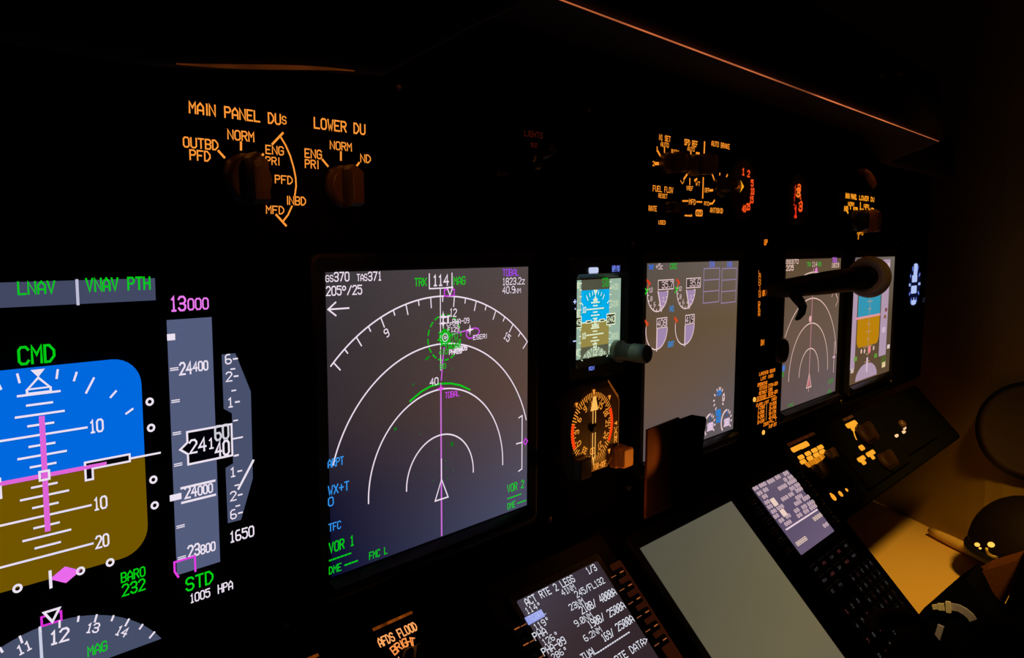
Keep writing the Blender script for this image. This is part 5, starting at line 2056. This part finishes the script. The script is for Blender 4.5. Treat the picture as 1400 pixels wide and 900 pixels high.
lp = Vector(at_x(1358, 748, 0, 1.14))
t = Thing('reading_lamp', 'dark domed lamp with glowing bulb above tan ledge', 'lamp', lp.x, lp.z, MAIN, lp.y)
g = t.g()
LAMPM = solid('lamp_shade_paint', (22, 14, 10), .6, .06)
ctr = Vector(at_x(1402, 752, 0, 1.105))
loops = []
for k in range(10):
    an = rad(90 - 9.8 * k)
    loops.append([(ctr.x + .076 * cos(t_) * cos(rad(90) - an) , ctr.y + .076 * sin(t_) * cos(rad(90) - an), ctr.z + .079 * sin(rad(90) - an)) for t_ in [2 * pi * i / 32 for i in range(32)]])
g.loft(loops, LAMPM, sm=True)
t.put(g, 'lamp_shade')
g = t.g()
g.turn((ctr.x, ctr.y), [(.074, ctr.z - .012), (.079, ctr.z - .010), (.080, ctr.z - .001), (.077, ctr.z + .003)], BLACK, 36, axis='z')
t.put(g, 'lamp_rim')
bp = ctr + (Vector(at_x(1355, 745, 1, ctr.y + .010)) - ctr)
dv = (CAM - bp).normalized()
for q, rd_ in ((bp, .0042), (Vector(at_x(1336, 745, 1, bp.y)), .0030), (Vector(at_x(1340, 750, 1, bp.y)), .0016)):
    g = t.g()
    g.turn((q.x, q.y), [(rd_ * sin(rad(18 * k + 2)), q.z - rd_ * .8 * cos(rad(18 * k + 2))) for k in range(11)], glow((255, 190, 80), 1.3), 14, axis='z')
    t.put(g, 'bulb', label='small glowing bulb')
g = t.g()
g.tube([Vector(at_x(*q, 1, bp.y - .004)) for q in ((1349, 750), (1349, 754), (1352, 758), (1357, 761), (1363, 762))], .0016, BRASS, 8)
t.put(g, 'bulb_bracket')
lamp('reading_lamp_bulb_light', 'POINT', bp + dv * .006 + Vector((0, 0, .010)), bp, .03, (1, .45, .06), (.006, 0))

# dark round cover on the wall
wc = Vector(at_x(1412, 590, 0, 1.196))
t = Thing('wall_cover', 'large dark round cover on the wall above the domed lamp', 'cover', wc.x, wc.z, MAIN, wc.y)
g = t.g()
WC = solid('cover_plastic', (70, 54, 46), .6, .3)
g.turn((wc.y, wc.z), [(.078, 1.199), (.078, 1.189), (.073, 1.187)], BLACK, 40, axis='x')
t.put(g, 'cover_rim')
g = t.g()
g.turn((wc.y, wc.z), [(.072, 1.189), (.072, 1.185), (.065, 1.183)], WC, 40, axis='x')
t.put(g, 'cover_disc')

# seat front with harness in the lower right corner
sp0 = Vector(at_x(1300, 870, 0, .80))
t = Thing('seat', 'black padded seat front with grey harness strap and gold buckle', 'seat', .86, -.60, MAIN, -.30)


def hull(g, pts_px, x, dx, mt):
    """a padded body: outline seen in the photograph at lateral place x, given depth dx"""
    P3 = [Vector(at_x(px_, py_, 0, x)) for px_, py_ in pts_px]
    c_ = sum(P3, Vector()) / len(P3)
    L0 = [p + Vector((0, 0, 0)) for p in P3]
    g.loft([[c_ + (p - c_) * .97 + Vector((-.008, 0, 0)) for p in L0], L0, [p + Vector((dx, 0, 0)) for p in L0]], mt, sm=False)


g = t.g()
hull(g, [(1262, 838), (1280, 822), (1302, 803), (1324, 788), (1334, 800), (1346, 825), (1362, 846), (1420, 860), (1420, 960), (1240, 960), (1236, 900), (1248, 850)], .76, .05, CLOTH)
t.put(g, 'cushion')
g = t.g()
hull(g, [(1325, 790), (1350, 776), (1394, 763), (1390, 785), (1378, 815), (1364, 842), (1350, 832), (1336, 812)], .81, .03, BROWNC)
t.put(g, 'side_pocket', label='dim brown cloth side')
g = t.g()
hull(g, [(1396, 762), (1440, 740), (1440, 900), (1356, 900), (1366, 842), (1380, 815), (1391, 785)], .775, .03, CLOTH)
t.put(g, 'side_bolster')


def ribbon(g, pts_px, x, w_, mt, th=.0025):
    P3 = [Vector(at_x(px_, py_, 0, x)) for px_, py_ in pts_px]
    loops_ = []
    for i, p in enumerate(P3):
        tn = (P3[min(i + 1, len(P3) - 1)] - P3[max(i - 1, 0)]).normalized()
        nn = Vector((1, 0, 0)).cross(tn).normalized() * w_ / 2
        loops_.append([p + nn, p - nn, p - nn + Vector((-th, 0, 0)), p + nn + Vector((-th, 0, 0))])
    g.loft(loops_, mt)


g = t.g()
ribbon(g, [(1300, 829), (1311, 831), (1320, 836), (1327, 842), (1331, 848)], .748, .008, STRAP)
st = t.put(g, 'harness_strap', label='grey webbing strap')
for a, b, w_ in (((1276, 829.5), (1283, 829), .0050), (((1283.5, 829)), (1292, 829.5), .0075), ((1294, 829), (1300.5, 830), .0125)):
    g = t.g()
    ribbon(g, [a, b], .746, w_, BRASS, .004)
    t.put(g, 'buckle', st, 'bright gold metal buckle')
g = t.g()
ribbon(g, [(1287, 855), (1285, 862), (1283, 868), (1281.5, 873)], .748, .0065, STRAP, .003)
t.put(g, 'strap_end', label='pale strap end')
